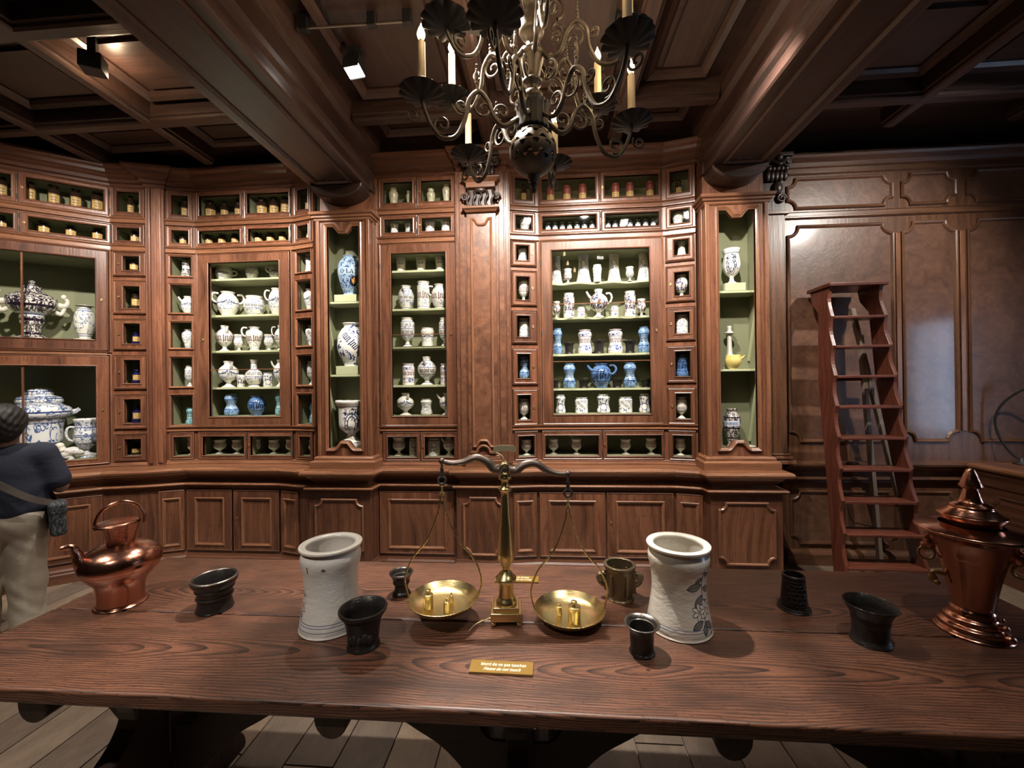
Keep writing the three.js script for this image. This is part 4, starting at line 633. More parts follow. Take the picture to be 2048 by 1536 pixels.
{
  const put = (px, py, off, base) => { const h = CM.hit(px, py, -off); return [h.x, base + 0.0005, h.z, Math.atan2(-h.x, -h.z), h.s]; };
  const U = 2.046, Lw = 0.986;
  { // manganese tureen with figure handles
    const [x, y, z, t] = put(64, 620, 0.23, U), o = thing('lidded_tureen', 'black-and-white painted tureen with figure handles and domed lid', 'tureen', x, y, z, t); o.scale.set(0.86, 1.0, 0.86);
    mesh('body', lathe([[0, 0], [0.135, 0], [0.13, 0.02], [0.07, 0.05], [0.062, 0.1], [0.07, 0.13], [0.085, 0.15], [0.09, 0.2], [0.09, 0.225], [0.12, 0.24], [0.17, 0.29], [0.185, 0.34], [0.18, 0.365], [0.165, 0.37]], 36, 60).rotateY(PI), glaze.manganese, o);
    mesh('lid', lathe([[0.18, 0.37], [0.175, 0.385], [0.12, 0.41], [0.08, 0.44], [0.065, 0.48], [0.03, 0.49], [0.018, 0.5], [0.026, 0.52], [0, 0.535]], 32, 40).rotateY(PI), glaze.manganese, o);
    for (const s of [-1, 1]) mesh('figure_handle', merge([taper([[s * 0.17, 0.33, 0], [s * 0.235, 0.33, 0], [s * 0.25, 0.375, 0], [s * 0.225, 0.4, 0.01]], 0.03, 0.016, 14, 8), new THREE.SphereGeometry(0.024, 12, 10).translate(s * 0.222, 0.41, 0.01), taper([[s * 0.16, 0.27, 0], [s * 0.2, 0.25, 0], [s * 0.23, 0.31, 0]], 0.02, 0.016, 10, 8)]), creamGlaze, o);
  }
  jar('ginger_jar', 'lidded blue-and-white round jar on a white foot dish beside black-and-white tureen', 'jar', null, CM, 0.2, U + 0.028, 170, 612, 46, 'globe', 'floral', { lid: 1 });
  { const h = CM.hit(170, 660, -0.2); const o = tag(mesh('foot_dish', lathe([[0, 0], [0.07, 0], [0.09, 0.012], [0.088, 0.018], [0.06, 0.026], [0, 0.0265]], 28), creamGlaze), 'white foot dish under the lidded round jar', 'dish'); o.position.set(h.x, U + 0.0005, h.z); }
  { const [x, y, z, t] = put(80, 850, 0.24, Lw), o = thing('lidded_tureen', 'great tiered blue-and-white tureen behind the glass near the visitor', 'tureen', x, y, z, t); o.scale.set(0.74, 1.02, 0.74);
    mesh('body', lathe([[0, 0], [0.19, 0], [0.2, 0.03], [0.17, 0.06], [0.165, 0.12], [0.19, 0.16], [0.2, 0.3], [0.21, 0.34], [0.2, 0.36]], 40, 50).rotateY(PI), glaze.tureen, o);
    mesh('lid', lathe([[0.205, 0.36], [0.25, 0.37], [0.275, 0.40], [0.26, 0.45], [0.2, 0.475], [0.19, 0.49], [0.2, 0.51], [0.18, 0.545], [0.12, 0.56], [0.12, 0.58], [0.1, 0.61], [0.05, 0.625], [0, 0.63]], 40, 60).rotateY(PI), glaze.tureen, o);
    mesh('handle', taper([[0.25, 0.40, 0.0], [0.3, 0.41, 0.01], [0.33, 0.43, 0.02]], 0.03, 0.018, 10, 8), glaze.tureen, o); }
  jar('handled_urn', 'small blue-and-white urn with curled handles beside the bird figurines', 'urn', null, CM, 0.16, Lw, 174, 838, 56, 'goblet', 'tureen', { handle: 2, hy: 0.5 });
  const bird = (px, py, off, turn, label, s) => {
    const h = CM.hit(px, py, -off), o = thing('bird_figurine', label, 'figurine', h.x, Lw + 0.0005, h.z, Math.atan2(-h.x, -h.z) + turn, 'faience birds');
    mesh('body', merge([new THREE.SphereGeometry(0.05, 18, 14).scale(1.35, 0.8, 0.8).rotateZ(0.35).translate(0, 0.065, 0), taper([[0.04, 0.045, 0], [0.12, 0.03, 0], [0.17, 0.022, 0]], 0.035, 0.012, 10, 10), cyl(0.035, 0.028, 0.03, 0, 0, 0, 16)]), glaze.floral, o);
    mesh('head', merge([new THREE.SphereGeometry(0.03, 14, 12).translate(-0.055, 0.125, 0), taper([[-0.04, 0.08, 0], [-0.055, 0.12, 0]], 0.035, 0.026, 6, 10), new THREE.ConeGeometry(0.01, 0.035, 8).rotateZ(PI / 2).translate(-0.095, 0.122, 0)]), creamGlaze, o);
    for (const q of [-1, 1]) mesh('wing', new THREE.SphereGeometry(0.04, 14, 10).scale(1.7, 0.6, 0.25).rotateZ(-0.25).translate(0.03, 0.07, q * 0.036), glaze.floral, o); o.scale.setScalar(s);
  };
  bird(138, 900, 0.09, 0.0, 'white-headed faience bird with long striped tail facing the visitor', 1.0); bird(100, 905, 0.20, PI, 'faience bird looking towards the small handled urn', 0.8);
  const h = CM.hit(105, 912, -0.08), d = tag(mesh('painted_dish', lathe([[0, 0.004], [0.05, 0.004], [0.09, 0.016], [0.115, 0.022], [0.11, 0.016], [0.06, 0], [0, 0]], 32), glaze.floral), 'blue-and-white painted dish lying at the foot of the tiered tureen', 'dish'); d.position.set(h.x, Lw + 0.0005, h.z);
}
// --- straight-shelved bay
const BM = F.bayM, BL_ = F.bayL, BR = F.bayR, SB = 'straight-shelved bay';
shelfRow(BM, 0.12, r1, 'in top row of the ' + SB, 'the carved pilaster', [gb(421, 401, 20), gb(449, 404, 15), gb(477, 401, 15), gb(524, 394, 20), gb(548, 393, 17), gb(571, 388, 17)], true);
shelfRow(BM, 0.12, r2, 'in second row of the ' + SB, 'the carved pilaster', [gb(418, 466, 15), gb(444, 465, 15), gb(470, 463, 14), gb(517, 463, 15), gb(541, 461, 15), gb(565, 459, 14)].map((g) => { g[4] = 'small dark glass jar'; return g; }), true);
[[BL_, 371, 400, 20, r1, 'top'], [BL_, 366, 469, 16, r2, 'second'], [BR, 616, 388, 13, r1, 'top'], [BR, 618, 460, 13, r2, 'second']].forEach(([f, px, top, w, b, nm]) => jar('glass_jar', 'dark glass jar in ' + nm + ' canted door ' + (f === BR ? 'next to fleur-de-lis niche' : 'next to the big case'), 'jar', 'dark glass jars with gold labels', f, 0.09, b, px, top, w, 'glassJar', darkGlass, GB));
const pigeon = (f, i, px, top, w, kind, skin, desc, extra) => jar(extra?.name || 'pharmacy_jar', desc, extra?.cat || 'jar', null, f, 0.1, SMALL[i][0] + 0.018, px, top, w, kind, skin, extra || {});
pigeon(BL_, 0, 372, 523, 24, 'flared', 'manganese', 'dark-flowered flared jar in uppermost pigeonhole next to the big case');
pigeon(BL_, 1, 377, 594, 30, 'globe', 'garland', 'white spouted pot in second pigeonhole next to the big case', { spout: -1, name: 'spouted_pot', cat: 'pot' });
pigeon(BL_, 2, 377, 659, 27, 'vase', 'floral', 'blue-banded white vase in third pigeonhole next to the big case');
pigeon(BL_, 3, 380, 732, 21, 'footed', 'label', 'footed blue-and-white jar in fourth pigeonhole next to the big case');
pigeon(BL_, 4, 382, 816, 20, 'albarello', 'teal', 'teal albarello in lowest pigeonhole next to the big case');
pigeon(BR, 0, 619, 511, 18, 'albarello', 'floral', 'leaning blue-scrolled albarello in uppermost pigeonhole next to fleur-de-lis niche');
pigeon(BR, 1, 620, 579, 26, 'vase', 'garland', 'white round vase in second pigeonhole next to fleur-de-lis niche');
pigeon(BR, 2, 623, 652, 24, 'vase', 'diagonal', 'blue-leaved baluster vase in third pigeonhole next to fleur-de-lis niche');
pigeon(BR, 3, 624, 723, 20, 'footed', 'label', 'footed blue-and-white jar in fourth pigeonhole next to fleur-de-lis niche');
pigeon(BR, 4, 628, 807, 19, 'gourd', 'teal', 'teal albarello in lowest pigeonhole next to fleur-de-lis niche');
const CP = 'the carved pilaster', T = STRAIGHT, on = (k) => 'on ' + ['top', 'second', 'third', 'fourth', 'lowest'][k] + ' shelf of ' + SB;
shelfRow(BM, 0.17, T[0], on(0), CP, [[448, 536, 36, 'cup', 'white feeding cup with garland', 'garland', { handle: 1, name: 'feeding_cup', cat: 'cup' }], [504, 533, 26, 'cup', 'round white bowl', 'floral', { cat: 'bowl', name: 'faience_bowl' }], [550, 532, 25, 'cup', 'small white cup with side handle', 'garland', { handle: -1, name: 'feeding_cup', cat: 'cup' }]]);
shelfRow(BM, 0.17, T[1], on(1), CP, [[456, 585, 45, 'globe', 'two-handled white round jar', 'garland', { handle: 2, hy: 0.62 }], [509, 594, 44, 'squat', 'wide squat white jar', 'label', {}], [553, 578, 32, 'globe', 'white jug with loop handle', 'garland', { handle: -1, hy: 0.6, name: 'faience_jug', cat: 'jug' }]]);
shelfRow(BM, 0.17, T[2], on(2), CP, [[449, 652, 36, 'ewer', 'footed white ewer with inscription', 'gothic', { spout: 1, front: 1, name: 'footed_ewer', cat: 'ewer' }], [478, 670, 21, 'goblet', 'small footed blue-banded jar', 'floral', { group: 'small footed jars' }], [509, 655, 35, 'vase', 'large inscribed jug', 'gothic', { handle: -1, hy: 0.66, name: 'faience_jug', cat: 'jug' }], [538, 670, 20, 'goblet', 'small footed blue-banded jar', 'floral', { group: 'small footed jars' }], [561, 651, 24, 'ewer', 'white ewer with curled handle', 'gothic', { handle: -1, hy: 0.62, name: 'footed_ewer', cat: 'ewer' }]], true);
shelfRow(BM, 0.17, T[3], on(3), CP, [[457, 723, 42, 'ewer', 'round footed white ewer', 'garland', { spout: 1, front: 1, name: 'footed_ewer', cat: 'ewer' }], [482, 750, 18, 'pot', 'low painted pot', 'cocoa', {}], [508, 720, 36, 'bottle', 'long-necked white bottle', 'label', { name: 'faience_bottle', cat: 'bottle' }], [536, 746, 20, 'straight', 'small cylindrical pot', 'medallion', {}], [560, 720, 26, 'ewer', 'spouted white ewer', 'garland', { spout: -1, name: 'footed_ewer', cat: 'ewer' }]]);
shelfRow(BM, 0.17, T[4], on(4), CP, [[463, 788, 30, 'gourd', 'tall pale blue inscribed albarello', 'blue', {}], [514, 792, 37, 'globe', 'round deep blue jar', 'deep', {}], [560, 787, 20, 'gourd', 'slim teal albarello', 'teal', {}]]);
const uf = (px, w, top = 879) => [px, top, w, 'goblet', 'footed white jar', 'plain', { group: 'footed white jars in the bottom rows' }];
shelfRow(BM, 0.12, r3, 'in bottom row of ' + SB, CP, [uf(440, 27), uf(475, 23), uf(512, 20), uf(548, 23), uf(580, 18)], true);
jar('pharmacy_jar', 'footed white jar in bottom canted door next to the big case', 'jar', null, BL_, 0.09, r3, 384, 876, 19, 'goblet', 'plain', {}); jar('pharmacy_jar', 'footed white jar in bottom canted door next to fleur-de-lis niche', 'jar', null, BR, 0.09, r3, 625, 880, 16, 'goblet', 'plain', {});
// --- niches
const block = (f, px, w, base, h, label, off = 0.11) => { const q = f.hit(px, 700, -off), o = tag(mesh('display_block', rbx(-w / 2, w / 2, 0, h, -0.08, 0.08, 0.003), M.greenShelf), label, 'display block'); o.position.set(q.x, base + 0.0005, q.z); return base + h; };
const NA = F.nicheA, NB = F.nicheB;
jar('apothecary_vase', 'large blue ovoid jar lettered above a gold fleur-de-lis', 'jar', null, NA, 0.115, block(NA, 700, 0.2, 2.343, 0.062, 'green block under the fleur-de-lis jar'), 700, 514, 48, 'ovoid', 'fleur', {});
jar('apothecary_vase', 'round blue-scrolled jar with lettered belly in fleur-de-lis niche', 'jar', null, NA, 0.115, block(NA, 702, 0.2, 1.707, 0.075, 'green block under the round blue-scrolled jar'), 705, 648, 60, 'globe', 'diagonal', {});
jar('crater_urn', 'wide-mouthed white urn with painted crest in fleur-de-lis niche', 'urn', null, NA, 0.115, 1.065, 703, 801, 62, 'crater', 'crest', {});
jar('apothecary_vase', 'lidded white urn with painted crown in niche beside the ladder', 'urn', null, NB, 0.115, block(NB, 1464, 0.16, 2.343, 0.065, 'green block under the lidded white urn'), 1463, 500, 37, 'goblet', 'crest', { lid: 1 });
{ const h = NB.hit(1459, 690, -0.15), o = thing('tall_candlestick', 'pale tapering candlestick behind the yellow spouted bowl', 'candlestick', h.x, 1.7075, h.z); mesh('stem', lathe([[0, 0], [0.05, 0], [0.048, 0.02], [0.03, 0.03], [0.032, 0.1], [0.022, 0.16], [0.018, 0.28], [0.03, 0.3], [0.034, 0.31], [0.018, 0.325], [0.02, 0.36], [0.012, 0.365], [0, 0.36]], 24, 40), glaze.grey, o); mesh('drip_ring', new THREE.TorusGeometry(0.034, 0.006, 8, 24).rotateX(PI / 2).translate(0, 0.306, 0), creamGlaze, o); }
jar('spouted_bowl', 'yellow glazed bowl with pouring lips in niche beside the ladder', 'bowl', null, NB, 0.07, 1.707, 1467, 711, 34, 'cup', yellowGlaze, { spout: 1 });
jar('pharmacy_jar', 'black-and-white baluster vase in niche beside the ladder', 'vase', null, NB, 0.12, 1.065, 1464, 818, 36, 'vase', 'manganese', {});
{ const h = NB.hit(1500, 888, -0.06), o = tag(mesh('foot_dish', lathe([[0, 0], [0.03, 0], [0.045, 0.012], [0.042, 0.015], [0.025, 0.006], [0, 0.006]], 24), creamGlaze), 'little white saucer at the foot of the niche beside the ladder', 'dish'); o.position.set(h.x, 1.0655, h.z); }
// --- slim cabinet
const SL = F.slim, so = (k) => 'on ' + ['top', 'second', 'third', 'fourth', 'lowest'][k] + ' shelf of the slim cabinet';
const fj = (px, top, w) => [px, top, w, 'drop', 'cream pointed jar', 'face', { group: 'cream pointed jars' }], aw = (px, top, w, skin, d) => [px, top, w, 'albarello', d || 'blue-and-white albarello', skin, {}];
shelfRow(SL, 0.11, r1, 'in top row of the slim cabinet', CP, [fj(787, 378, 19), fj(819, 384, 14), fj(862, 380, 17), fj(893, 370, 17)], true);
shelfRow(SL, 0.11, r2, 'in second row of the slim cabinet', CP, [aw(788.5, 444, 18, 'diagonal', 'dark-patterned little albarello'), aw(818, 443, 18, 'grey', 'grey little albarello'), aw(860, 441, 22, 'label', 'broad pale albarello'), aw(892, 438, 22, 'floral', 'bold blue-leaved albarello')]);
const wp = (px, top, w) => [px, top, w, 'pot', 'little white lettered pot', 'plain', { group: 'little lettered pots' }];
shelfRow(SL, 0.16, T[0], so(0), CP, [wp(802, 512, 20), wp(842, 511, 20), wp(880, 510, 19)], true);
shelfRow(SL, 0.16, T[1], so(1), CP, [[812, 573, 31, 'globe', 'blue-shaded jug', 'label', { spout: -1, front: 1, name: 'faience_jug', cat: 'jug' }], [847, 565, 26, 'straight', 'tall inscribed albarello', 'gothic', {}], [879, 570, 32, 'globe', 'white jug with curled handle', 'gothic', { handle: -1, hy: 0.62, name: 'faience_jug', cat: 'jug' }]]);
shelfRow(SL, 0.16, T[2], so(2), CP, [[815, 637, 28, 'footed', 'footed blue-crested jar', 'label', { group: 'footed crested jars' }], [855, 657, 26, 'pot', 'low white jar', 'garland', {}], [890, 637, 24, 'footed', 'footed blue-crested jar', 'label', { group: 'footed crested jars' }]], true);
shelfRow(SL, 0.16, T[3], so(3), CP, [[817, 728, 25, 'straight', 'ribboned white jar', 'pale', { group: 'ribbon jars' }], [854, 714, 36, 'ewer', 'white footed ewer with small spout', 'label', { spout: -1, front: 1, name: 'footed_ewer', cat: 'ewer' }], [892, 728, 23, 'straight', 'ribboned white jar', 'pale', { group: 'ribbon jars' }]], true);
shelfRow(SL, 0.16, T[4], so(4), CP, [[811, 786, 34, 'ewer', 'footed ewer with upright spout', 'garland', { spout: 1, front: 1, name: 'footed_ewer', cat: 'ewer' }], [853, 798, 23, 'albarello', 'small white albarello', 'grey', {}], [893, 786, 28, 'ewer', 'footed ewer with slanting spout', 'garland', { spout: -1, name: 'footed_ewer', cat: 'ewer' }]]);
shelfRow(SL, 0.11, r3, 'in bottom row of the slim cabinet', CP, [[798, 874, 26, 'goblet', 'footed round jar', 'plain', {}], [827, 877, 17, 'straight', 'narrow white jar', 'grey', {}], [868, 876, 25, 'straight', 'broad white jar', 'grey', {}], [898, 873, 22, 'ewer', 'footed spouted ewer', 'plain', { spout: -1, name: 'footed_ewer', cat: 'ewer' }]]);
// --- wavy-shelved bay
const WM = F.wavM, WL = F.wavL, WR = F.wavR, WB = 'wavy-shelved bay', wo = (k) => 'on ' + ['top', 'second', 'third', 'fourth', 'lowest'][k] + ' shelf of ' + WB;
const rt = (px, top) => [px, top, 17, 'straight', 'red canister', redTin, { label: goldLabel, ly: 0.36, group: 'red canisters', name: 'red_canister', cat: 'canister' }];
shelfRow(WM, 0.11, r1, 'in top row of ' + WB, CP, [rt(1101, 376), rt(1133.5, 374), rt(1165, 371), rt(1231, 369), rt(1260, 368), rt(1300, 365)]);
const ms = (px, top) => [px, top, 11.5, 'glassJar', 'tiny stoppered jar', clearGlass, { stopper: 1, label: whiteLabel, group: 'tiny stoppered jars', name: 'glass_jar' }];
shelfRow(WM, 0.11, r2, 'in unkeyed second-row door of ' + WB, CP, [1096, 1110, 1124.6, 1139, 1154, 1168.7, 1184].map((p, i) => ms(p, 444 - i * 0.6)));
shelfRow(WM, 0.11, r2, 'in keyed second-row door of ' + WB, CP, [1216, 1230, 1244.6, 1260, 1275.6, 1291, 1306.6].map((p, i) => ms(p, 440 - i * 0.6)));
jar('glass_jar', 'brown glass bottle with label in top canted door beside the carved pilaster', 'bottle', null, WL, 0.09, r1, 1047.6, 369, 12, 'glassJar', darkGlass, GB); jar('glass_jar', 'pale stoppered bottle in top canted door beside the ladder niche', 'bottle', null, WR, 0.09, r1, 1357.5, 360, 14, 'glassJar', darkGlass, GB);
jar('pharmacy_jar', 'white globe jar in second canted door beside the carved pilaster', 'jar', null, WL, 0.09, r2, 1050, 437, 21, 'pot', 'label', {}); jar('pharmacy_jar', 'white globe jar in second canted door beside the ladder niche', 'jar', null, WR, 0.09, r2, 1356, 427, 22, 'pot', 'floral', {});
const sd5 = (f, where, list) => list.forEach(([px, top, w, kind, skin, d], i) => jar('pharmacy_jar', d + ' behind ' + ['uppermost', 'second', 'third', 'fourth', 'lowest'][i] + ' small door beside ' + where, 'jar', null, f, 0.09, SMALL[i][2] - 0.004, px, top, w, kind, skin, {}));
sd5(WL, 'the carved pilaster', [[1045, 494, 20, 'albarello', 'label', 'white albarello'], [1047, 557, 20, 'footed', 'gothic', 'footed white jar'], [1048, 638, 20, 'straight', 'floral', 'blue-flowered albarello'], [1049, 715, 21, 'gourd', 'blue', 'pale blue albarello'], [1048, 798, 21, 'footed', 'gothic', 'white inscribed jar']]);
sd5(WR, 'the ladder niche', [[1363, 484, 21, 'flared', 'grey', 'white flared albarello'], [1363, 551, 25, 'footed', 'cocoa', 'footed dark-lettered jar'], [1364, 631, 26, 'straight', 'floral', 'broad blue-flowered albarello'], [1364, 711, 26, 'albarello', 'deep', 'deep blue albarello'], [1363, 794, 23, 'footed', 'plain', 'shadowed footed jar']]);
const fl = (px, w, top) => [px, top, w, 'flared', 'tall grey flared jar', 'grey', { group: 'tall flared jars' }];
shelfRow(WM, 0.20, T[0] * 0 + WAVES[0], wo(0), CP, [fl(1113, 24, 509), fl(1167, 31, 507), fl(1228, 29, 507), fl(1287, 29, 505)]);
shelfRow(WM, 0.135, WAVES[0], wo(0), CP, [[1136, 539, 15, 'goblet', 'little footed white cup', 'pale', {}], [1194.4, 531, 18, 'pot', 'little blue-flowered jar', 'floral', {}], [1259.5, 535, 16, 'goblet', 'little blue-banded cup', 'label', {}]]);
shelfRow(WM, 0.17, WAVES[1], wo(1), CP, [[1113, 604, 14, 'goblet', 'footed dark-spotted cup', 'cocoa', {}], [1138, 588, 22, 'straight', 'tall brown-flowered albarello', 'cocoa', { group: 'brown-flowered jars' }], [1197, 580, 36, 'ewer', 'dark blue footed ewer', 'cocoa', { spout: -1, handle: 1, name: 'footed_ewer', cat: 'ewer' }], [1260, 584, 23, 'straight', 'tall brown-flowered albarello', 'cocoa', { group: 'brown-flowered jars' }], [1283, 599, 18, 'goblet', 'footed red-and-blue cup', 'cocoa', {}]]);
shelfRow(WM, 0.135, WAVES[1], wo(1), CP, [[1162, 615, 16, 'straight', 'small white pot', 'pale', { group: 'small white pots' }], [1229, 613, 16, 'straight', 'small white pot', 'pale', { group: 'small white pots' }]]);
const bm = (px, top, w) => [px, top, w, 'mortar', 'black flared mortar', M.bronze, { group: 'small black mortars', name: 'small_mortar', cat: 'mortar' }];
shelfRow(WM, 0.17, WAVES[2], wo(2), CP, [[1115, 658, 20, 'gourd', 'blue waisted albarello', 'blue', { group: 'blue waisted albarelli' }], bm(1138, 686, 25), [1170, 661, 28, 'albarello', 'pale pinkish albarello', 'pale', { group: 'pale pinkish albarelli' }], bm(1198, 681, 29), [1231, 660, 30, 'albarello', 'pale pinkish albarello', 'pale', { group: 'pale pinkish albarelli' }], bm(1260, 682, 28), [1288, 655, 25, 'gourd', 'blue waisted albarello', 'blue', { group: 'blue waisted albarelli' }]]);
shelfRow(WM, 0.17, WAVES[3], wo(3), CP, [bm(1110, 760, 20), [1139, 728, 25, 'gourd', 'blue gourd-shaped albarello', 'blue', { group: 'blue gourd albarelli' }], bm(1167, 758, 26), [1202, 728, 41, 'globe', 'round blue jug with handle', 'deep', { spout: -1, handle: 1, hy: 0.62, name: 'faience_jug', cat: 'jug' }], bm(1234, 757, 26), [1260, 726, 27, 'gourd', 'blue gourd-shaped albarello', 'blue', { group: 'blue gourd albarelli' }], bm(1292, 757, 24)]);
shelfRow(WM, 0.17, WAVES[4], wo(4), CP, [[1121, 790, 20, 'albarello', 'albarello with pale medallion', 'medallion', { group: 'medallion albarelli' }], [1163, 795, 26, 'straight', 'albarello with slanting label band', 'diagonal', { group: 'slanting-band albarelli' }], [1207, 789, 26, 'albarello', 'albarello with pale medallion', 'medallion', { group: 'medallion albarelli' }], [1251, 794, 28, 'straight', 'albarello with slanting label band', 'diagonal', { group: 'slanting-band albarelli' }], [1289, 788, 22, 'albarello', 'albarello with pale medallion', 'medallion', { group: 'medallion albarelli' }]]);
shelfRow(WM, 0.11, r3, 'in bottom row of ' + WB, CP, [uf(1107, 19, 878), uf(1153, 20, 878), uf(1251, 21, 878), uf(1302, 22, 876)]);
jar('pharmacy_jar', 'footed white jar in bottom canted door beside the carved pilaster', 'jar', null, WL, 0.09, r3, 1053, 879, 20, 'goblet', 'plain', {}); jar('pharmacy_jar', 'footed white jar in bottom canted door beside the ladder niche', 'jar', null, WR, 0.09, r3, 1361, 877, 20, 'goblet', 'plain', {});
// ---------------------------------------------------------------- table
const TOP = 0.80, TX0 = -1.80, TX1 = 1.66, TZ0 = -1.83, TZ1 = -1.0;
const on2 = (px, py) => onY(px, py, TOP);
function plankTex(seed, len, wid, vc, h0, slope) {                // u across, v along the plank (metres); cathedral figure of a flat-sawn board
  const n = tnoise(seed), w = 512, h = 2048;
  return dataTex(w, h, (u, v) => {
    const x = v * len, y = u * wid, bend = (n(v * 9, u * 2, 64, 64) - 0.5) * 0.05 + (n(v * 30, u * 6, 64, 64) - 0.5) * 0.012;
    const hh = h0 + slope * Math.abs(((x * 0.55 + n(v * 3, 1.3, 64, 64) * 0.5) % 1.0) - 0.5) + (n(v * 5, 7.7, 64, 64) - 0.5) * 0.06, rho = Math.hypot(y - vc + bend, hh);
    const fr = rho * 120, f = fr - Math.floor(fr), late = Math.pow(f, 2.2), fine = n(u * 230, v * 60, 512, 512), pore = n(u * 160, v * 300, 1024, 1024), stain = n(u * 5, v * 9, 64, 64) * 0.6 + n(u * 14, v * 40, 64, 64) * 0.4;
    let c = mix([110, 71, 52], [40, 25, 19], clamp(late * 0.95 + (fine - 0.5) * 0.7)); c = mix(c, [42, 27, 21], clamp((stain - 0.52) * 2.2) * 0.65);
    if (pore < 0.16) c = mix(c, [44, 28, 22], 0.5); const scr = n(u * 60 + v * 20, v * 500, 2048, 2048); if (scr > 0.93 && stain > 0.5) c = mix(c, [40, 26, 20], 0.6); return c;
  }, true);
}
{
  const t = thing('trestle_table', 'long dark-stained wooden trestle table with worn plank top', 'table', (TX0 + TX1) / 2, 0, (TZ0 + TZ1) / 2), ox = t.position.x, oz = t.position.z, L = TX1 - TX0;
  const zs = -1.378; const tops = [[TZ0, zs - 0.0015, 51, 0.3, 0.04, 0.16], [zs + 0.0015, TZ1, 52, 0.2, 0.02, 0.13]];
  for (const [z0, z1, seed, vc, h0, sl] of tops) {
    const wd = z1 - z0, g = prep(new RoundedBoxGeometry(L, 0.042, wd, 3, 0.009)), p = g.attributes.position, uv = new Float32Array(p.count * 2);
    for (let i = 0; i < p.count; i++) { uv[2 * i] = (p.getZ(i) + wd / 2 + (p.getY(i) < 0 ? 0.03 : 0)) / wd; uv[2 * i + 1] = (p.getX(i) + L / 2) / L; }
    g.setAttribute('uv', new THREE.BufferAttribute(uv, 2)); g.translate(0, TOP - 0.021, (z0 + z1) / 2 - oz);
    mesh('plank', g, std({ map: plankTex(seed, L, wd, vc, h0, sl), roughness: 0.42, bumpMap: GRAIN, bumpScale: 0.0006, clearcoat: 0.1, clearcoatRoughness: 0.35 }), t);
  }
  const dark = wood(55, [34, 22, 17], [52, 34, 26], [68, 46, 36], 0.5);
  for (const x of [-1.41, -0.56, 0.45, 1.42]) { const pts = [[-0.045, 0.757]]; for (let i = 0; i <= 10; i++) { const a = PI + i / 10 * PI; pts.push([0.045 * Math.cos(a), 0.735 + 0.05 * Math.sin(a)]); } pts.push([0.045, 0.757]); mesh('batten', polyPlate(pts, -0.39, 0.39, 2, 0.004).translate(x - ox, 0, 0), dark, t); }
  // lyre-shaped trestles
  const lyre = (s) => { const q = [[0.03, 0.70], [0.22, 0.758], [0.34, 0.758], [0.31, 0.68], [0.20, 0.60], [0.16, 0.52], [0.20, 0.45], [0.27, 0.40], [0.30, 0.33], [0.27, 0.27], [0.20, 0.24], [0.17, 0.20], [0.22, 0.14], [0.31, 0.08], [0.33, 0.0], [0.21, 0.0], [0.15, 0.06], [0.06, 0.10], [0.03, 0.14]]; return smooth([...q], 60).map((p) => [p.x * s, p.y]); };
  for (const x of [-1.38, -0.09, 1.3]) {
    const a = lyre(1), b = lyre(-1).reverse(); const sh = [...a, ...b];
    mesh('trestle_leg', polyPlate(sh, -0.035, 0.035, 1, 0.006).rotateY(-PI / 2).translate(x - ox, 0, 0), dark, t, 'lyre-shaped carved trestle');
    mesh('post', rbx(x - ox - 0.045, x - ox + 0.045, 0.3, 0.755, -0.05, 0.05, 0.006), dark, t);
    for (const s of [-1, 1]) {                                    // scroll brackets along the table
      const p = smooth([[0.03, 0.10], [0.14, 0.22], [0.26, 0.35], [0.37, 0.42], [0.44, 0.47], [0.50, 0.58], [0.56, 0.68], [0.58, 0.757], [0.50, 0.757], [0.46, 0.66], [0.40, 0.58], [0.32, 0.53], [0.25, 0.475], [0.15, 0.465], [0.13, 0.43], [0.10, 0.40], [0.03, 0.38], [0.02, 0.25]], 80).map((q) => [q.x * s * ((x < -1 && s < 0) || (x > 1 && s > 0) ? 0.55 : 1), q.y]);
      mesh('scroll_bracket', polyPlate(s > 0 ? p : p.reverse(), -0.03, 0.03, 0, 0.005).translate(x - ox, 0, 0), dark, t);
    }
  }
}
// ---------------------------------------------------------------- things on the table
// dark mortars: [px, py of the base centre, height, rim radius, profile...]
function mortar(name, label, px, py, H, R, prof, m, opt = {}) {
  const p = on2(px, py), o = thing(name, label, opt.cat || 'mortar', p.x, TOP + 0.0005, p.z, opt.turn || 0);
  mesh('body', lathe(prof.map(([r, y]) => [r * R, y * H]), 40, 70), m, o);
  if (opt.lip) mesh('polished_lip', lathe(opt.lip.map(([r, y]) => [r * R, y * H]), 40), M.lip, o, 'polished metal lip');
  if (opt.bands) mesh('raised_bands', merge(opt.bands.map(([r, y, k]) => new THREE.TorusGeometry(r * R, (k || 0.035) * R, 8, 40).rotateX(PI / 2).translate(0, y * H, 0))), m, o);
  return o;
}
const MP = [[0, 0], [0.62, 0], [0.68, 0.03], [0.68, 0.1], [0.62, 0.15], [0.62, 0.4], [0.68, 0.7], [0.84, 0.9], [1, 0.98], [1, 1], [0.93, 1], [0.74, 0.86], [0.56, 0.5], [0.48, 0.2], [0, 0.14]];
mortar('bronze_mortar', 'black bronze mortar with two raised bands beside the copper kettle', 430, 1216, 0.115, 0.073, [[0, 0], [0.74, 0], [0.78, 0.06], [0.76, 0.12], [0.72, 0.3], [0.74, 0.5], [0.80, 0.66], [0.98, 0.86], [1.0, 0.97], [0.97, 1], [0.9, 1], [0.78, 0.84], [0.64, 0.5], [0.5, 0.2], [0, 0.14]], M.bronze, { lip: [[0.985, 0.9], [1.01, 0.97], [0.985, 1.006], [0.9, 1.006], [0.82, 0.9]], bands: [[0.75, 0.42, 0.05], [0.80, 0.66, 0.05]] });
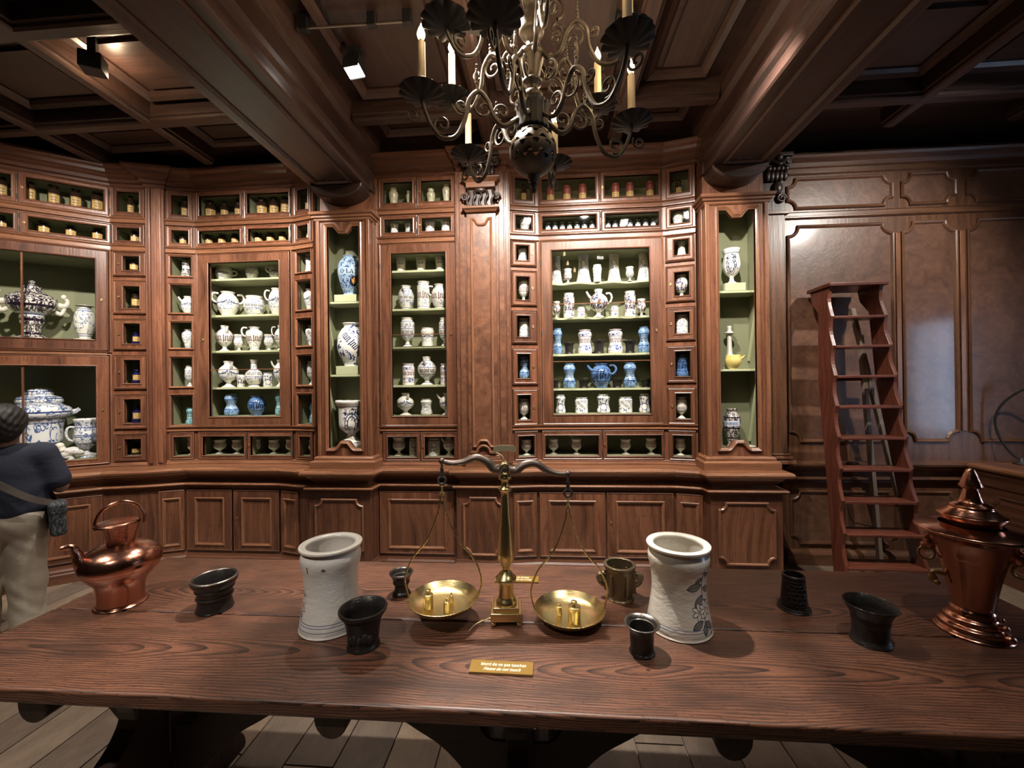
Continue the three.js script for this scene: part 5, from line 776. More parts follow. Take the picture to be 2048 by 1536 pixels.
{ const o = mortar('bronze_mortar', 'wide-mouthed dark bronze mortar with relief figures before the plain white jar', 727, 1290, 0.118, 0.072, [[0, 0], [0.62, 0], [0.68, 0.04], [0.64, 0.12], [0.64, 0.2], [0.7, 0.5], [0.8, 0.78], [0.9, 0.84], [1, 0.93], [1, 0.99], [0.95, 1], [0.88, 0.96], [0.74, 0.8], [0.6, 0.4], [0, 0.16]], M.bronze, { bands: [[0.83, 0.81, 0.03]] });
  mesh('relief', merge([[-0.5, 0.3, 0.9], [-0.2, 0.36, 1], [0.15, 0.33, 0.8], [0.5, 0.38, 1], [0.8, 0.32, 0.9]].map(([a, y, k]) => new THREE.SphereGeometry(0.011 * k, 10, 8).scale(1, 1.5, 0.5).translate(0, 0, 0.072 * 0.67).rotateY(a).translate(0, y * 0.118, 0))), M.bronze, o); }
mortar('bronze_mortar', 'tiny stemmed mortar with polished flaring lip beside the left scale pan'.replace('left ', ''), 803, 1188, 0.085, 0.044, [[0, 0], [0.7, 0], [0.74, 0.1], [0.6, 0.2], [0.58, 0.4], [0.72, 0.55], [0.74, 0.72], [1, 0.96], [1, 1], [0.9, 1], [0.66, 0.75], [0.4, 0.4], [0, 0.3]], M.bronze, { lip: [[0.8, 0.8], [1.01, 0.96], [1.005, 1.006], [0.9, 1.006], [0.68, 0.78]] });
mortar('bronze_mortar', 'small black mortar with broad polished lip before the flowered white jar', 1284, 1304, 0.088, 0.052, [[0, 0], [0.66, 0], [0.7, 0.06], [0.64, 0.14], [0.66, 0.5], [0.68, 0.72], [0.86, 0.92], [1, 0.98], [1, 1], [0.96, 1.0], [0.68, 0.86], [0.56, 0.4], [0, 0.2]], M.bronze, { lip: [[0.86, 0.91], [1.01, 0.98], [1.0, 1.006], [0.93, 1.004], [0.67, 0.87]] });
mortar('bronze_mortar', 'black flaring mortar with greenish rim beside the copper urn', 1741, 1282, 0.115, 0.068, [[0, 0], [0.70, 0], [0.76, 0.04], [0.72, 0.1], [0.68, 0.2], [0.69, 0.5], [0.76, 0.72], [0.95, 0.94], [1, 0.99], [0.96, 1], [0.78, 0.8], [0.62, 0.4], [0, 0.18]], M.bronze);
{ const o = mortar('bronze_mortar', 'old bronze mortar with ribbed sides and two scroll handles beside the flowered jar', 1240, 1194, 0.125, 0.058, [[0, 0], [0.82, 0], [0.84, 0.04], [0.78, 0.1], [0.86, 0.6], [0.94, 0.85], [1, 0.95], [1, 1], [0.82, 1], [0.8, 0.9], [0.66, 0.3], [0, 0.2]], M.bronzeGreen);
  for (const s of [-1, 1]) mesh('scroll_handle', merge([tube([[s * 0.048, 0.04, 0], [s * 0.072, 0.055, 0], [s * 0.078, 0.08, 0], [s * 0.056, 0.09, 0]], 0.009, 14, 8), new THREE.CylinderGeometry(0.014, 0.014, 0.022, 16).rotateX(PI / 2).translate(s * 0.072, 0.075, 0)]), M.bronzeGreen, o);
  for (let k = 0; k < 6; k++) mesh('rib', rbx(-0.004, 0.004, 0.02, 0.098, 0.043, 0.058, 0.003).rotateY(k * PI / 3 + 0.3), M.bronzeGreen, o); }
{ const o = mortar('embossed_beaker', 'black embossed beaker standing mouth down beside the flowered jar'.replace('mouth down', 'tapered upwards'), 1588, 1216, 0.118, 0.049, [[0, 0], [0.98, 0], [1, 0.05], [0.94, 0.09], [0.86, 0.14], [0.72, 0.78], [0.70, 0.84], [0.72, 0.97], [0.68, 1], [0.6, 1], [0.6, 0.8], [0, 0.75]], M.bronze, { cat: 'beaker', bands: [[0.96, 0.07, 0.05], [0.71, 0.86, 0.03]] });
  mesh('relief', merge([0.25, 0.38, 0.5, 0.62, 0.72].flatMap((y, i) => [-0.4, 0, 0.4].map((a) => new THREE.TorusGeometry(0.007, 0.0022, 5, 10).translate(0, 0, 0.049 * (0.9 - 0.2 * y)).rotateY(a + (i % 2) * 0.2 - 0.3).translate(0, y * 0.118, 0)))), M.bronze, o); }
// two big white jars
const leafArt = paint(1024, 512, (x, w, h) => {
  x.fillStyle = '#d9d3c6'; x.fillRect(0, 0, w, h); for (let i = 0; i < 60; i++) { x.fillStyle = `rgba(${150 + rr(-20, 20)},${138 + rr(-20, 20)},${118 + rr(-20, 20)},${rr(0.03, 0.1)})`; x.beginPath(); x.ellipse(rr(0, w), rr(0, h), rr(20, 110), rr(3, 14), 0, 0, 7); x.fill(); }
  x.strokeStyle = '#5f6d8c'; x.lineWidth = 4; for (const y of [0.87, 0.9]) { x.beginPath(); x.moveTo(0, y * h); x.lineTo(w, y * h); x.stroke(); }
  const leaf = (cx, cy, l, a) => { x.save(); x.translate(cx, cy); x.rotate(a); x.beginPath(); l *= 1.3; x.moveTo(0, 0); x.quadraticCurveTo(l * 0.5, -l * 0.46, l, 0); x.quadraticCurveTo(l * 0.5, l * 0.46, 0, 0); x.fillStyle = '#7c7f72'; x.fill(); x.strokeStyle = '#2f3a50'; x.lineWidth = 5; x.stroke(); x.beginPath(); x.moveTo(0, 0); x.lineTo(l, 0); x.lineWidth = 3; x.stroke(); x.restore(); };
  const cx = w * 0.645; x.strokeStyle = '#2f3a50'; x.lineWidth = 6; x.beginPath(); x.moveTo(cx + 6, h * 0.2); x.bezierCurveTo(cx - 30, h * 0.4, cx + 40, h * 0.6, cx, h * 0.82); x.stroke();
  for (const [dx, y, l, a] of [[4, 0.24, 40, 0.6], [-4, 0.3, 44, 2.6], [-8, 0.38, 74, 2.9], [6, 0.42, 60, 0.4], [0, 0.5, 70, 2.2], [10, 0.56, 56, 0.8], [-10, 0.78, 60, 2.6], [6, 0.8, 56, 0.7], [0, 0.82, 50, 1.6]]) leaf(cx + dx, y * h, l, a);
  for (const [fx, fy] of [[-26, 0.68], [22, 0.66]]) { for (let k = 0; k < 7; k++) { x.save(); x.translate(cx + fx, fy * h); x.rotate(k * 0.9); x.fillStyle = '#e4dfd2'; x.strokeStyle = '#2f3a50'; x.lineWidth = 4; x.beginPath(); x.ellipse(27, 0, 23, 12, 0, 0, 7); x.fill(); x.stroke(); x.restore(); } x.fillStyle = '#b98a3e'; x.beginPath(); x.arc(cx + fx, fy * h, 8, 0, 7); x.fill(); }
  x.strokeStyle = '#3a3430'; x.lineWidth = 5; x.beginPath(); x.arc(w * 0.7, h * 0.945, 9, 0, 5); x.stroke(); x.beginPath(); x.moveTo(w * 0.73, h * 0.93); x.lineTo(w * 0.73, h * 0.97); x.stroke();
});
const plainArt = paint(1024, 512, (x, w, h) => {
  x.fillStyle = '#d5d0c8'; x.fillRect(0, 0, w, h); for (let i = 0; i < 50; i++) { x.fillStyle = `rgba(150,142,130,${rr(0.03, 0.09)})`; x.beginPath(); x.ellipse(rr(0, w), rr(0, h), rr(14, 70), rr(5, 24), 0, 0, 7); x.fill(); }
  x.strokeStyle = '#55617e'; x.lineWidth = 4; for (const y of [0.84, 0.87, 0.92]) { x.beginPath(); x.moveTo(0, y * h); x.lineTo(w, y * h); x.stroke(); }
  scrolls(x, w * 0.27, h * 0.48, w * 0.32, h * 0.82, 16, '#4b5568', 5); x.fillStyle = '#6b5a4c'; x.beginPath(); x.ellipse(w * 0.46, h * 0.2, 12, 10, 0.4, 0, 7); x.fill(); x.fillRect(w * 0.36, h * 0.17, 10, 40); x.strokeStyle = '#9a8f80'; x.lineWidth = 2; x.beginPath(); x.moveTo(w * 0.58, h * 0.4); x.lineTo(w * 0.57, h * 0.55); x.lineTo(w * 0.585, h * 0.62); x.stroke();
});
function bigJar(label, px, py, tex) {
  const p = on2(px, py), o = thing('albarello', label, 'jar', p.x, TOP + 0.0005, p.z, Math.atan2(-p.x, -p.z)), H = 0.272, R = 0.1;
  const m = std({ map: tex, roughness: 0.28, clearcoat: 0.35, clearcoatRoughness: 0.15, bumpMap: RIPPLE, bumpScale: 0.001 });
  const pr = [[0, 0], [0.94, 0], [1, 0.03], [0.99, 0.1], [0.96, 0.16], [0.87, 0.36], [0.845, 0.5], [0.87, 0.66], [0.95, 0.8], [0.955, 0.87], [0.88, 0.93], [0.85, 0.945], [0.98, 0.965], [1.0, 0.985], [0.98, 1], [0.82, 1], [0.76, 0.97], [0.8, 0.88], [0.78, 0.5], [0.74, 0.08], [0, 0.06]];
  const g = lathe(pr.map(([a, b]) => [a * R, b * H]), 56, 90), q = g.attributes.position, uv = g.attributes.uv; for (let i = 0; i < q.count; i++) uv.setY(i, q.getY(i) / H);
  mesh('body', g.rotateY(PI), m, o);
  const rim = mesh('rim', lathe([[0.86, 0.945], [0.985, 0.963], [1.005, 0.985], [0.985, 1.002], [0.82, 1.002], [0.8, 0.99]].map(([a, b]) => [a * R, b * H]), 56), std({ color: new THREE.Color(0.74, 0.70, 0.60), roughness: 0.3, clearcoat: 0.3 }), o); return o;
}
bigJar('tall white waisted jar with chipped glaze and faint blue lines', 664, 1246, plainArt);
bigJar('tall white waisted jar painted with a dark flower spray', 1358, 1250, leafArt);
// copper kettle
{
  const p = on2(243, 1206), o = thing('copper_kettle', 'polished copper kettle with curved spout, flat lid and hoop handle', 'kettle', p.x, TOP + 0.0005, p.z, Math.atan2(-p.x, -p.z));
  mesh('body', lathe([[0, 0], [0.072, 0], [0.075, 0.006], [0.068, 0.011], [0.068, 0.05], [0.076, 0.085], [0.1, 0.115], [0.112, 0.13], [0.115, 0.138], [0.12, 0.152], [0.118, 0.175], [0.106, 0.196], [0.08, 0.214], [0.052, 0.224], [0.04, 0.226]], 48, 80), M.copper, o);
  mesh('neck', lathe([[0.04, 0.22], [0.041, 0.24], [0.046, 0.265], [0.052, 0.285], [0.056, 0.3]], 36, 20), M.copper, o);
  mesh('lid', lathe([[0.062, 0.298], [0.064, 0.302], [0.06, 0.308], [0.03, 0.311], [0, 0.312]], 36).rotateZ(0.04), M.copper, o);
  mesh('hoop_handle', tube([[-0.066, 0.288, 0], [-0.066, 0.32, 0], [-0.045, 0.36, 0], [0, 0.38, 0], [0.045, 0.36, 0], [0.066, 0.32, 0], [0.066, 0.288, 0]], 0.0055, 36, 8), M.copper, o);
  mesh('spout', taper([[-0.09, 0.15, 0.02], [-0.103, 0.185, 0.022], [-0.113, 0.225, 0.024], [-0.128, 0.252, 0.026], [-0.152, 0.253, 0.028]], 0.024, 0.009, 26, 14), M.copper, o);
}
// copper urn
{
  const p = on2(1945, 1262), o = thing('copper_urn', 'lidded copper water urn with twisted finial and ring handles', 'urn', p.x, TOP + 0.0005, p.z, Math.atan2(-p.x, -p.z));
  mesh('body', lathe([[0, 0], [0.083, 0], [0.085, 0.008], [0.08, 0.016], [0.079, 0.026], [0.068, 0.034], [0.066, 0.046], [0.055, 0.056], [0.052, 0.07], [0.047, 0.08], [0.05, 0.09], [0.06, 0.15], [0.07, 0.2], [0.08, 0.236], [0.083, 0.24], [0.094, 0.27], [0.11, 0.298], [0.13, 0.314], [0.133, 0.32], [0.128, 0.325], [0.1, 0.334], [0.075, 0.34]], 52, 120), M.copper, o);
  mesh('lid', lathe([[0.066, 0.335], [0.067, 0.348], [0.077, 0.364], [0.079, 0.371], [0.07, 0.377], [0.052, 0.392], [0.05, 0.4], [0.042, 0.405], [0.028, 0.414], [0.02, 0.44], [0.016, 0.455]], 48, 60), M.copper, o);
  const fin = []; fin.push(lathe([[0.016, 0.452], [0.025, 0.457], [0.025, 0.466], [0.018, 0.49], [0.009, 0.512], [0, 0.518]], 24, 20)); for (let k = 0; k < 6; k++) { const q = []; for (let i = 0; i <= 8; i++) { const a = k * PI / 3 + i * 0.2, r = 0.0245 - i * 0.0022; q.push([Math.cos(a) * r, 0.46 + i * 0.0066, Math.sin(a) * r]); } fin.push(tube(q, 0.0035, 12, 5)); } mesh('twisted_finial', merge(fin), M.copper, o);
  for (const s of [-1, 1]) { const q = mesh('ring_handle', new THREE.TorusGeometry(0.02, 0.004, 8, 28).rotateY(0.3).translate(s * 0.1, 0.225, 0.02), M.brassOld, o); mesh('lion_mask', merge([new THREE.SphereGeometry(0.022, 14, 12).scale(0.7, 1, 0.8).translate(s * 0.094, 0.262, 0.02), new THREE.SphereGeometry(0.01, 10, 8).translate(s * 0.106, 0.252, 0.022), new THREE.SphereGeometry(0.008, 8, 8).translate(s * 0.1, 0.28, 0.03)]), M.copper, q); }
  mesh('tap_stub', merge([taper([[-0.058, 0.17, 0.02], [-0.085, 0.17, 0.03], [-0.09, 0.15, 0.03]], 0.008, 0.006, 12, 8), new THREE.SphereGeometry(0.012, 10, 8).scale(1, 1.3, 0.7).translate(-0.086, 0.15, 0.03), new THREE.SphereGeometry(0.009, 10, 8).translate(-0.076, 0.14, 0.035)]), M.brassOld, o);
  mesh('foot_mount', merge([new THREE.SphereGeometry(0.016, 12, 10).scale(1, 0.8, 1).translate(0.074, 0.02, 0.034), new THREE.SphereGeometry(0.011, 10, 8).translate(0.066, 0.046, 0.03), new THREE.SphereGeometry(0.009, 10, 8).translate(0.058, 0.068, 0.028)]), M.copper, o);
}
// brass balance
const CB = on2(1013, 1240), sB = CB.s;
const bal = thing('balance_scale', 'brass apothecary balance with iron beam and two hanging pans', 'scale', CB.x, TOP + 0.0005, CB.z, Math.atan2(-CB.x, -CB.z) * 0.7);
const panAt = [];
{
  const o = bal;
  mesh('base', merge([rbx(-0.052, 0.052, 0.016, 0.044, -0.045, 0.045, 0.003), rbx(-0.043, 0.043, 0.044, 0.06, -0.038, 0.038, 0.003)]), M.brass, o);
  for (const x of [-0.042, 0.042]) for (const z of [-0.036, 0.036]) mesh('ball_foot', new THREE.SphereGeometry(0.009, 14, 10).translate(x, 0.009, z), M.brass, o);
  mesh('column', lathe([[0.034, 0.06], [0.036, 0.066], [0.03, 0.074], [0.028, 0.08], [0.025, 0.084], [0.024, 0.128], [0.028, 0.134], [0.035, 0.138], [0.035, 0.146], [0.026, 0.152], [0.024, 0.158], [0.012, 0.17], [0.014, 0.182], [0.026, 0.205], [0.028, 0.23], [0.024, 0.29], [0.018, 0.36], [0.014, 0.42], [0.014, 0.435], [0.02, 0.442], [0.024, 0.45], [0.012, 0.453], [0.012, 0.475], [0.022, 0.48], [0.02, 0.49], [0.01, 0.5], [0, 0.505]], 32), M.brass, o);
  mesh('wire_stay', tube([[-0.05, 0.02, 0.02], [-0.1, 0.015, 0.05], [-0.12, 0.008, 0.075]], 0.002, 12, 5), M.brass, o);
  mesh('fulcrum_fork', merge([new THREE.TorusGeometry(0.014, 0.005, 8, 24).scale(1, 1.25, 1).translate(0, 0.515, 0.014), new THREE.TorusGeometry(0.014, 0.005, 8, 24).scale(1, 1.25, 1).translate(0, 0.515, -0.014), rbx(-0.012, 0.012, 0.485, 0.5, -0.02, 0.02, 0.002)]), M.brass, o);
  const q = mesh('pointer_arc', merge([(() => { const s = new THREE.Shape(); s.absarc(0, 0.41, 0.185, PI / 2 - 0.2, PI / 2 + 0.2, false); s.absarc(0, 0.41, 0.165, PI / 2 + 0.24, PI / 2 - 0.24, true); return prep(new THREE.ExtrudeGeometry(s, { depth: 0.003, bevelEnabled: false, curveSegments: 12 })); })(), tube([[-0.034, 0.572, 0], [-0.008, 0.556, 0], [0.0, 0.53, 0], [0.002, 0.515, 0]], 0.003, 14, 6)]), std({ color: new THREE.Color(0.5, 0.43, 0.27), metalness: 0.5, roughness: 0.45 }), o);
  // beam: two swan-necked arms
  const T = -0.11, ends = [-1, 1].map((s) => { const pts = [[0, 0, 0], [s * 0.035, -0.004, 0], [s * 0.062, 0.018, 0], [s * 0.1, 0.028, 0], [s * 0.145, 0.008, 0], [s * 0.185, 0.0, 0], [s * 0.215, 0.004, 0]]; const g = taper(pts, 0.017, 0.008, 40, 12); return { s, g }; });
  const B = mesh('beam', merge([...ends.map((e) => e.g), ...ends.map((e) => new THREE.SphereGeometry(0.011, 14, 12).translate(e.s * 0.216, 0.004, 0)), new THREE.SphereGeometry(0.02, 16, 12).scale(1.4, 0.9, 0.9)]).translate(0, 0, 0), std({ color: new THREE.Color(0.13, 0.10, 0.085), metalness: 0.8, roughness: 0.42 }), o, 'dark iron swan-necked beam');
  B.position.y = 0.515; B.rotation.z = T;
  for (const s of [-1, 1]) {
    const ex = s * 0.216 * Math.cos(T), ey = 0.515 + s * 0.216 * Math.sin(T), low = s < 0 ? 0.074 : 0.034;
    const px = ex, hang = mesh('hanger', merge([new THREE.TorusGeometry(0.009, 0.0028, 6, 18).rotateY(PI / 2).translate(px, ey - 0.018, 0), rbx(px - 0.006, px + 0.006, ey - 0.05, ey - 0.022, -0.004, 0.004, 0.002), new THREE.TorusGeometry(0.013, 0.004, 8, 20).translate(px, ey - 0.062, 0)]), M.iron, o);
    mesh('hook', merge([new THREE.TorusGeometry(0.006, 0.0025, 6, 14).translate(px, ey - 0.078, 0), cyl(0.006, 0.003, 0.02, px, ey - 0.106, 0, 10), cyl(0.008, 0.008, 0.008, px, ey - 0.112, 0, 12)]), M.brass, hang);
    const y1 = ey - 0.11; for (const k of [-1, 1]) mesh('bow_wire', tube([[px + k * 0.004, y1, 0], [px + k * 0.012, y1 - 0.05, 0], [px + k * 0.05, lerp(y1, low, 0.42), 0], [px + k * 0.106, lerp(y1, low, 0.62), 0], [px + k * 0.13, lerp(y1, low, 0.82), 0], [px + k * 0.117, low + 0.002, 0]], 0.0032, 36, 6), M.brass, hang);
    const R = 0.118; mesh('pan', lathe([[0, -0.028], [0.06, -0.027], [0.088, -0.023], [0.105, -0.012], [R, 0.004], [R + 0.002, 0.005], [R + 0.001, 0.007], [0.106, -0.009], [0.088, -0.02], [0.06, -0.0245], [0, -0.0255]], 48).translate(px, low, 0), M.brass, hang, 'shallow brass pan');
    panAt.push([px, low]);
  }
}
bal.updateMatrixWorld(true);
const weight = (label, side, dx, dz, r, h) => { const [px, low] = panAt[side], p = bal.localToWorld(V3(px + dx, low - 0.0245, dz)), o = thing('brass_weight', label, 'weight', p.x, p.y, p.z); mesh('body', lathe([[0, 0], [r, 0], [r, h * 0.7], [r * 0.94, h * 0.74], [r * 0.5, h * 0.76], [0, h * 0.765]], 26), M.brass, o); mesh('knob', lathe([[0, 0.74], [0.3, 0.74], [0.26, 0.82], [0.5, 0.9], [0.44, 0.98], [0, 1]].map(([a, b]) => [a * r, b * h]), 18, 16), M.brass, o); };
weight('largest knobbed weight in the raised pan holding three', 0, -0.048, 0.012, 0.0165, 0.062); weight('smallest knobbed weight in the raised pan holding three', 0, 0.024, -0.022, 0.0075, 0.034); weight('middle-sized knobbed weight in the raised pan holding three', 0, 0.018, 0.036, 0.0115, 0.047);
weight('small brass weight in the lowered pan', 1, -0.034, -0.012, 0.0095, 0.04); weight('large brass weight in the lowered pan', 1, 0.012, 0.028, 0.021, 0.07);
// engraved notices
const noticeTex = paint(708, 200, (x, w, h) => { x.fillStyle = '#8a6c2e'; x.fillRect(0, 0, w, h); x.fillStyle = '#f1ead8'; x.textAlign = 'center'; x.font = 'bold 66px sans-serif'; x.fillText('Merci de ne pas toucher', w / 2 + 20, 88, 520); x.font = 'italic bold 62px sans-serif'; x.save(); x.transform(1, 0, -0.2, 1, 30, 0); x.fillText('Please do not touch', w / 2 + 6, 160, 420); x.restore(); });
const noticeM = std({ map: noticeTex, roughness: 0.4, metalness: 0.3 });
function notice(label, px, py, turn) {
  const p = on2(px, py), o = thing('notice_plate', label, 'sign', p.x, TOP + 0.0005, p.z, turn);
  mesh('plate', bx(-0.089, 0.089, 0, 0.005, -0.026, 0.026), M.brassOld, o); mesh('lettering', new THREE.PlaneGeometry(0.177, 0.051).rotateX(-PI / 2).translate(0, 0.0056, 0), noticeM, o);
}
notice('gold do-not-touch notice lying along the front edge of the table', 1003, 1338, -0.02); notice('gold do-not-touch notice lying behind the balance', 1034, 1160, PI);
// ---------------------------------------------------------------- library ladder
{
  const bxp = onD(1772, 1000, 3.17), o = thing('step_ladder', 'tall reddish wooden library step ladder with scalloped sides', 'ladder', 2.50, 0, -3.17, -0.02);
  const N = 10, Htop = 2.385, half = (y) => 0.285 - 0.098 * y / Htop, lean = (y) => -0.30 * y / Htop;   // front edge
  const ys = []; for (let i = 1; i <= N - 1; i++) ys.push(0.245 + (i - 1) * 0.2365 - 0.02);
  const side = () => { const f = [], b = []; const lv = [0, ...ys, Htop - 0.03]; for (let i = 0; i + 1 < lv.length; i++) for (let k = 0; k < 8; k++) { const t = k / 8, y = lerp(lv[i], lv[i + 1], t), sc = i ? -0.035 * Math.sin(PI * t) * (0.6 + 0.4 * t) : 0; f.push([lean(y) + sc, y]); } f.push([lean(Htop), Htop - 0.03]); b.push([lean(Htop) - 0.24, Htop - 0.03], [lean(Htop) - 0.22, Htop - 0.12], [lean(Htop) - 0.13, Htop - 0.22], [-0.40, 1.6], [-0.26, 0.8], [-0.13, 0]); return [...f, ...b]; };
  for (const s of [-1, 1]) {                                      // stringers splay outwards towards the foot
    const g = polyPlate(side(), -0.014, 0.014, 1, 0.003), p = g.attributes.position; for (let i = 0; i < p.count; i++) { const z = p.getX(i), y = p.getY(i), x = p.getZ(i); p.setXYZ(i, s * half(y) + x, y, z); } g.computeVertexNormals(); mesh('stringer', g, M.ladder, o);
  }
  for (const y of ys) mesh('tread', rbx(-half(y) + 0.008, half(y) - 0.008, y - 0.022, y, lean(y) - 0.17 + 0.03 * y / Htop, lean(y) + 0.012, 0.005, 0), M.ladder, o);
  mesh('platform', rbx(-half(Htop) - 0.035, half(Htop) + 0.03, Htop - 0.03, Htop, lean(Htop) - 0.26, lean(Htop) + 0.04, 0.006, 0), M.ladder, o);
  for (const [x0, z0, x1, y1, z1] of [[0.28, -0.47, 0.13, 1.98, -0.45], [0.56, -0.47, 0.06, 2.2, -0.44]]) { const g = rbx(-0.016, 0.016, 0, y1, -0.02, 0.02, 0.004), p = g.attributes.position; for (let i = 0; i < p.count; i++) { const y = p.getY(i) / y1; p.setX(i, p.getX(i) + lerp(x0, x1, y)); p.setZ(i, p.getZ(i) + lerp(z0, z1, y)); } g.computeVertexNormals(); mesh('rear_leg', g, M.oldPole, o); }
  mesh('crossbar', merge([rbx(-0.1, 0.3, 1.60, 1.635, -0.475, -0.455, 0.004), rbx(0.2, 0.46, 0.55, 0.58, -0.49, -0.47, 0.004)]), M.ladder, o);
  mesh('iron_stay', tube([[0.02, 0.62, -0.5], [0.03, 0.44, -0.42], [0.0, 0.46, -0.3], [0.04, 0.47, -0.18]], 0.004, 20, 6), M.iron, o);
}
// bent black lamp arm on the counter
{
  const a0 = onY(2043, 928, 0.903), a = { x: a0.x - 0.02, z: a0.z + 0.02 }, o = thing('gooseneck_lamp', 'thin black gooseneck lamp arm standing on the counter', 'lamp', a.x, 0.9035, a.z);
  mesh('base', lathe([[0, 0], [0.05, 0], [0.05, 0.01], [0.02, 0.018], [0.012, 0.05], [0, 0.05]], 24), M.iron, o);
  const dz = Math.atan2(-a.x, -a.z), k = (u, v) => [u * Math.cos(dz), v, -u * Math.sin(dz)];
  mesh('gooseneck', tube([[0, 0.04, 0], k(-0.04, 0.07), k(-0.11, 0.2), k(-0.135, 0.36), k(-0.09, 0.5), k(0.03, 0.62), k(0.16, 0.66)], 0.009, 50, 8), M.black, o);
  mesh('lamp_head', new THREE.ConeGeometry(0.05, 0.09, 20, 1, true).rotateZ(0.5).translate(...k(0.2, 0.63)), M.black, o);
}
// ---------------------------------------------------------------- visitor
function sdf(fn, lo, hi, res) {
  const mc = new MarchingCubes(res, new THREE.MeshBasicMaterial(), false, false, 160000), N = mc.size, h = mc.halfsize; mc.isolation = 0;
  const c = [0, 1, 2].map((k) => (lo[k] + hi[k]) / 2), e = [0, 1, 2].map((k) => (hi[k] - lo[k]) / 2);
  for (let z = 0; z < N; z++) for (let y = 0; y < N; y++) for (let x = 0; x < N; x++) mc.field[x + y * N + z * N * N] = -fn(c[0] + (x - h) / h * e[0], c[1] + (y - h) / h * e[1], c[2] + (z - h) / h * e[2]) * 20;
  mc.update(); const n = mc.count, p = new Float32Array(n * 3); for (let i = 0; i < n; i++) for (let k = 0; k < 3; k++) p[i * 3 + k] = c[k] + mc.positionArray[i * 3 + k] * e[k];
  let g = new THREE.BufferGeometry(); g.setAttribute('position', new THREE.BufferAttribute(p, 3)); g = mergeVertices(g, 1e-5); g.computeVertexNormals();
  const q = g.attributes.position, uv = new Float32Array(q.count * 2); for (let i = 0; i < q.count; i++) { uv[2 * i] = Math.atan2(q.getX(i), q.getZ(i)) * 0.16; uv[2 * i + 1] = q.getY(i); } g.setAttribute('uv', new THREE.BufferAttribute(uv, 2)); return g;
}
const cap = (x, y, z, a, b, ra, rb) => { const px = x - a[0], py = y - a[1], pz = z - a[2], bx_ = b[0] - a[0], by = b[1] - a[1], bz = b[2] - a[2], t = clamp((px * bx_ + py * by + pz * bz) / (bx_ * bx_ + by * by + bz * bz)); return Math.hypot(px - bx_ * t, py - by * t, pz - bz * t) - (ra + (rb - ra) * t); };
const smin = (a, b, k) => { const h = clamp(0.5 + 0.5 * (b - a) / k); return b + (a - b) * h - k * h * (1 - h); };
const ell = (x, y, z, c, r) => { const a = (x - c[0]) / r[0], b = (y - c[1]) / r[1], d = (z - c[2]) / r[2], q = Math.hypot(a, b, d); return (q - 1) * Math.min(...r); };
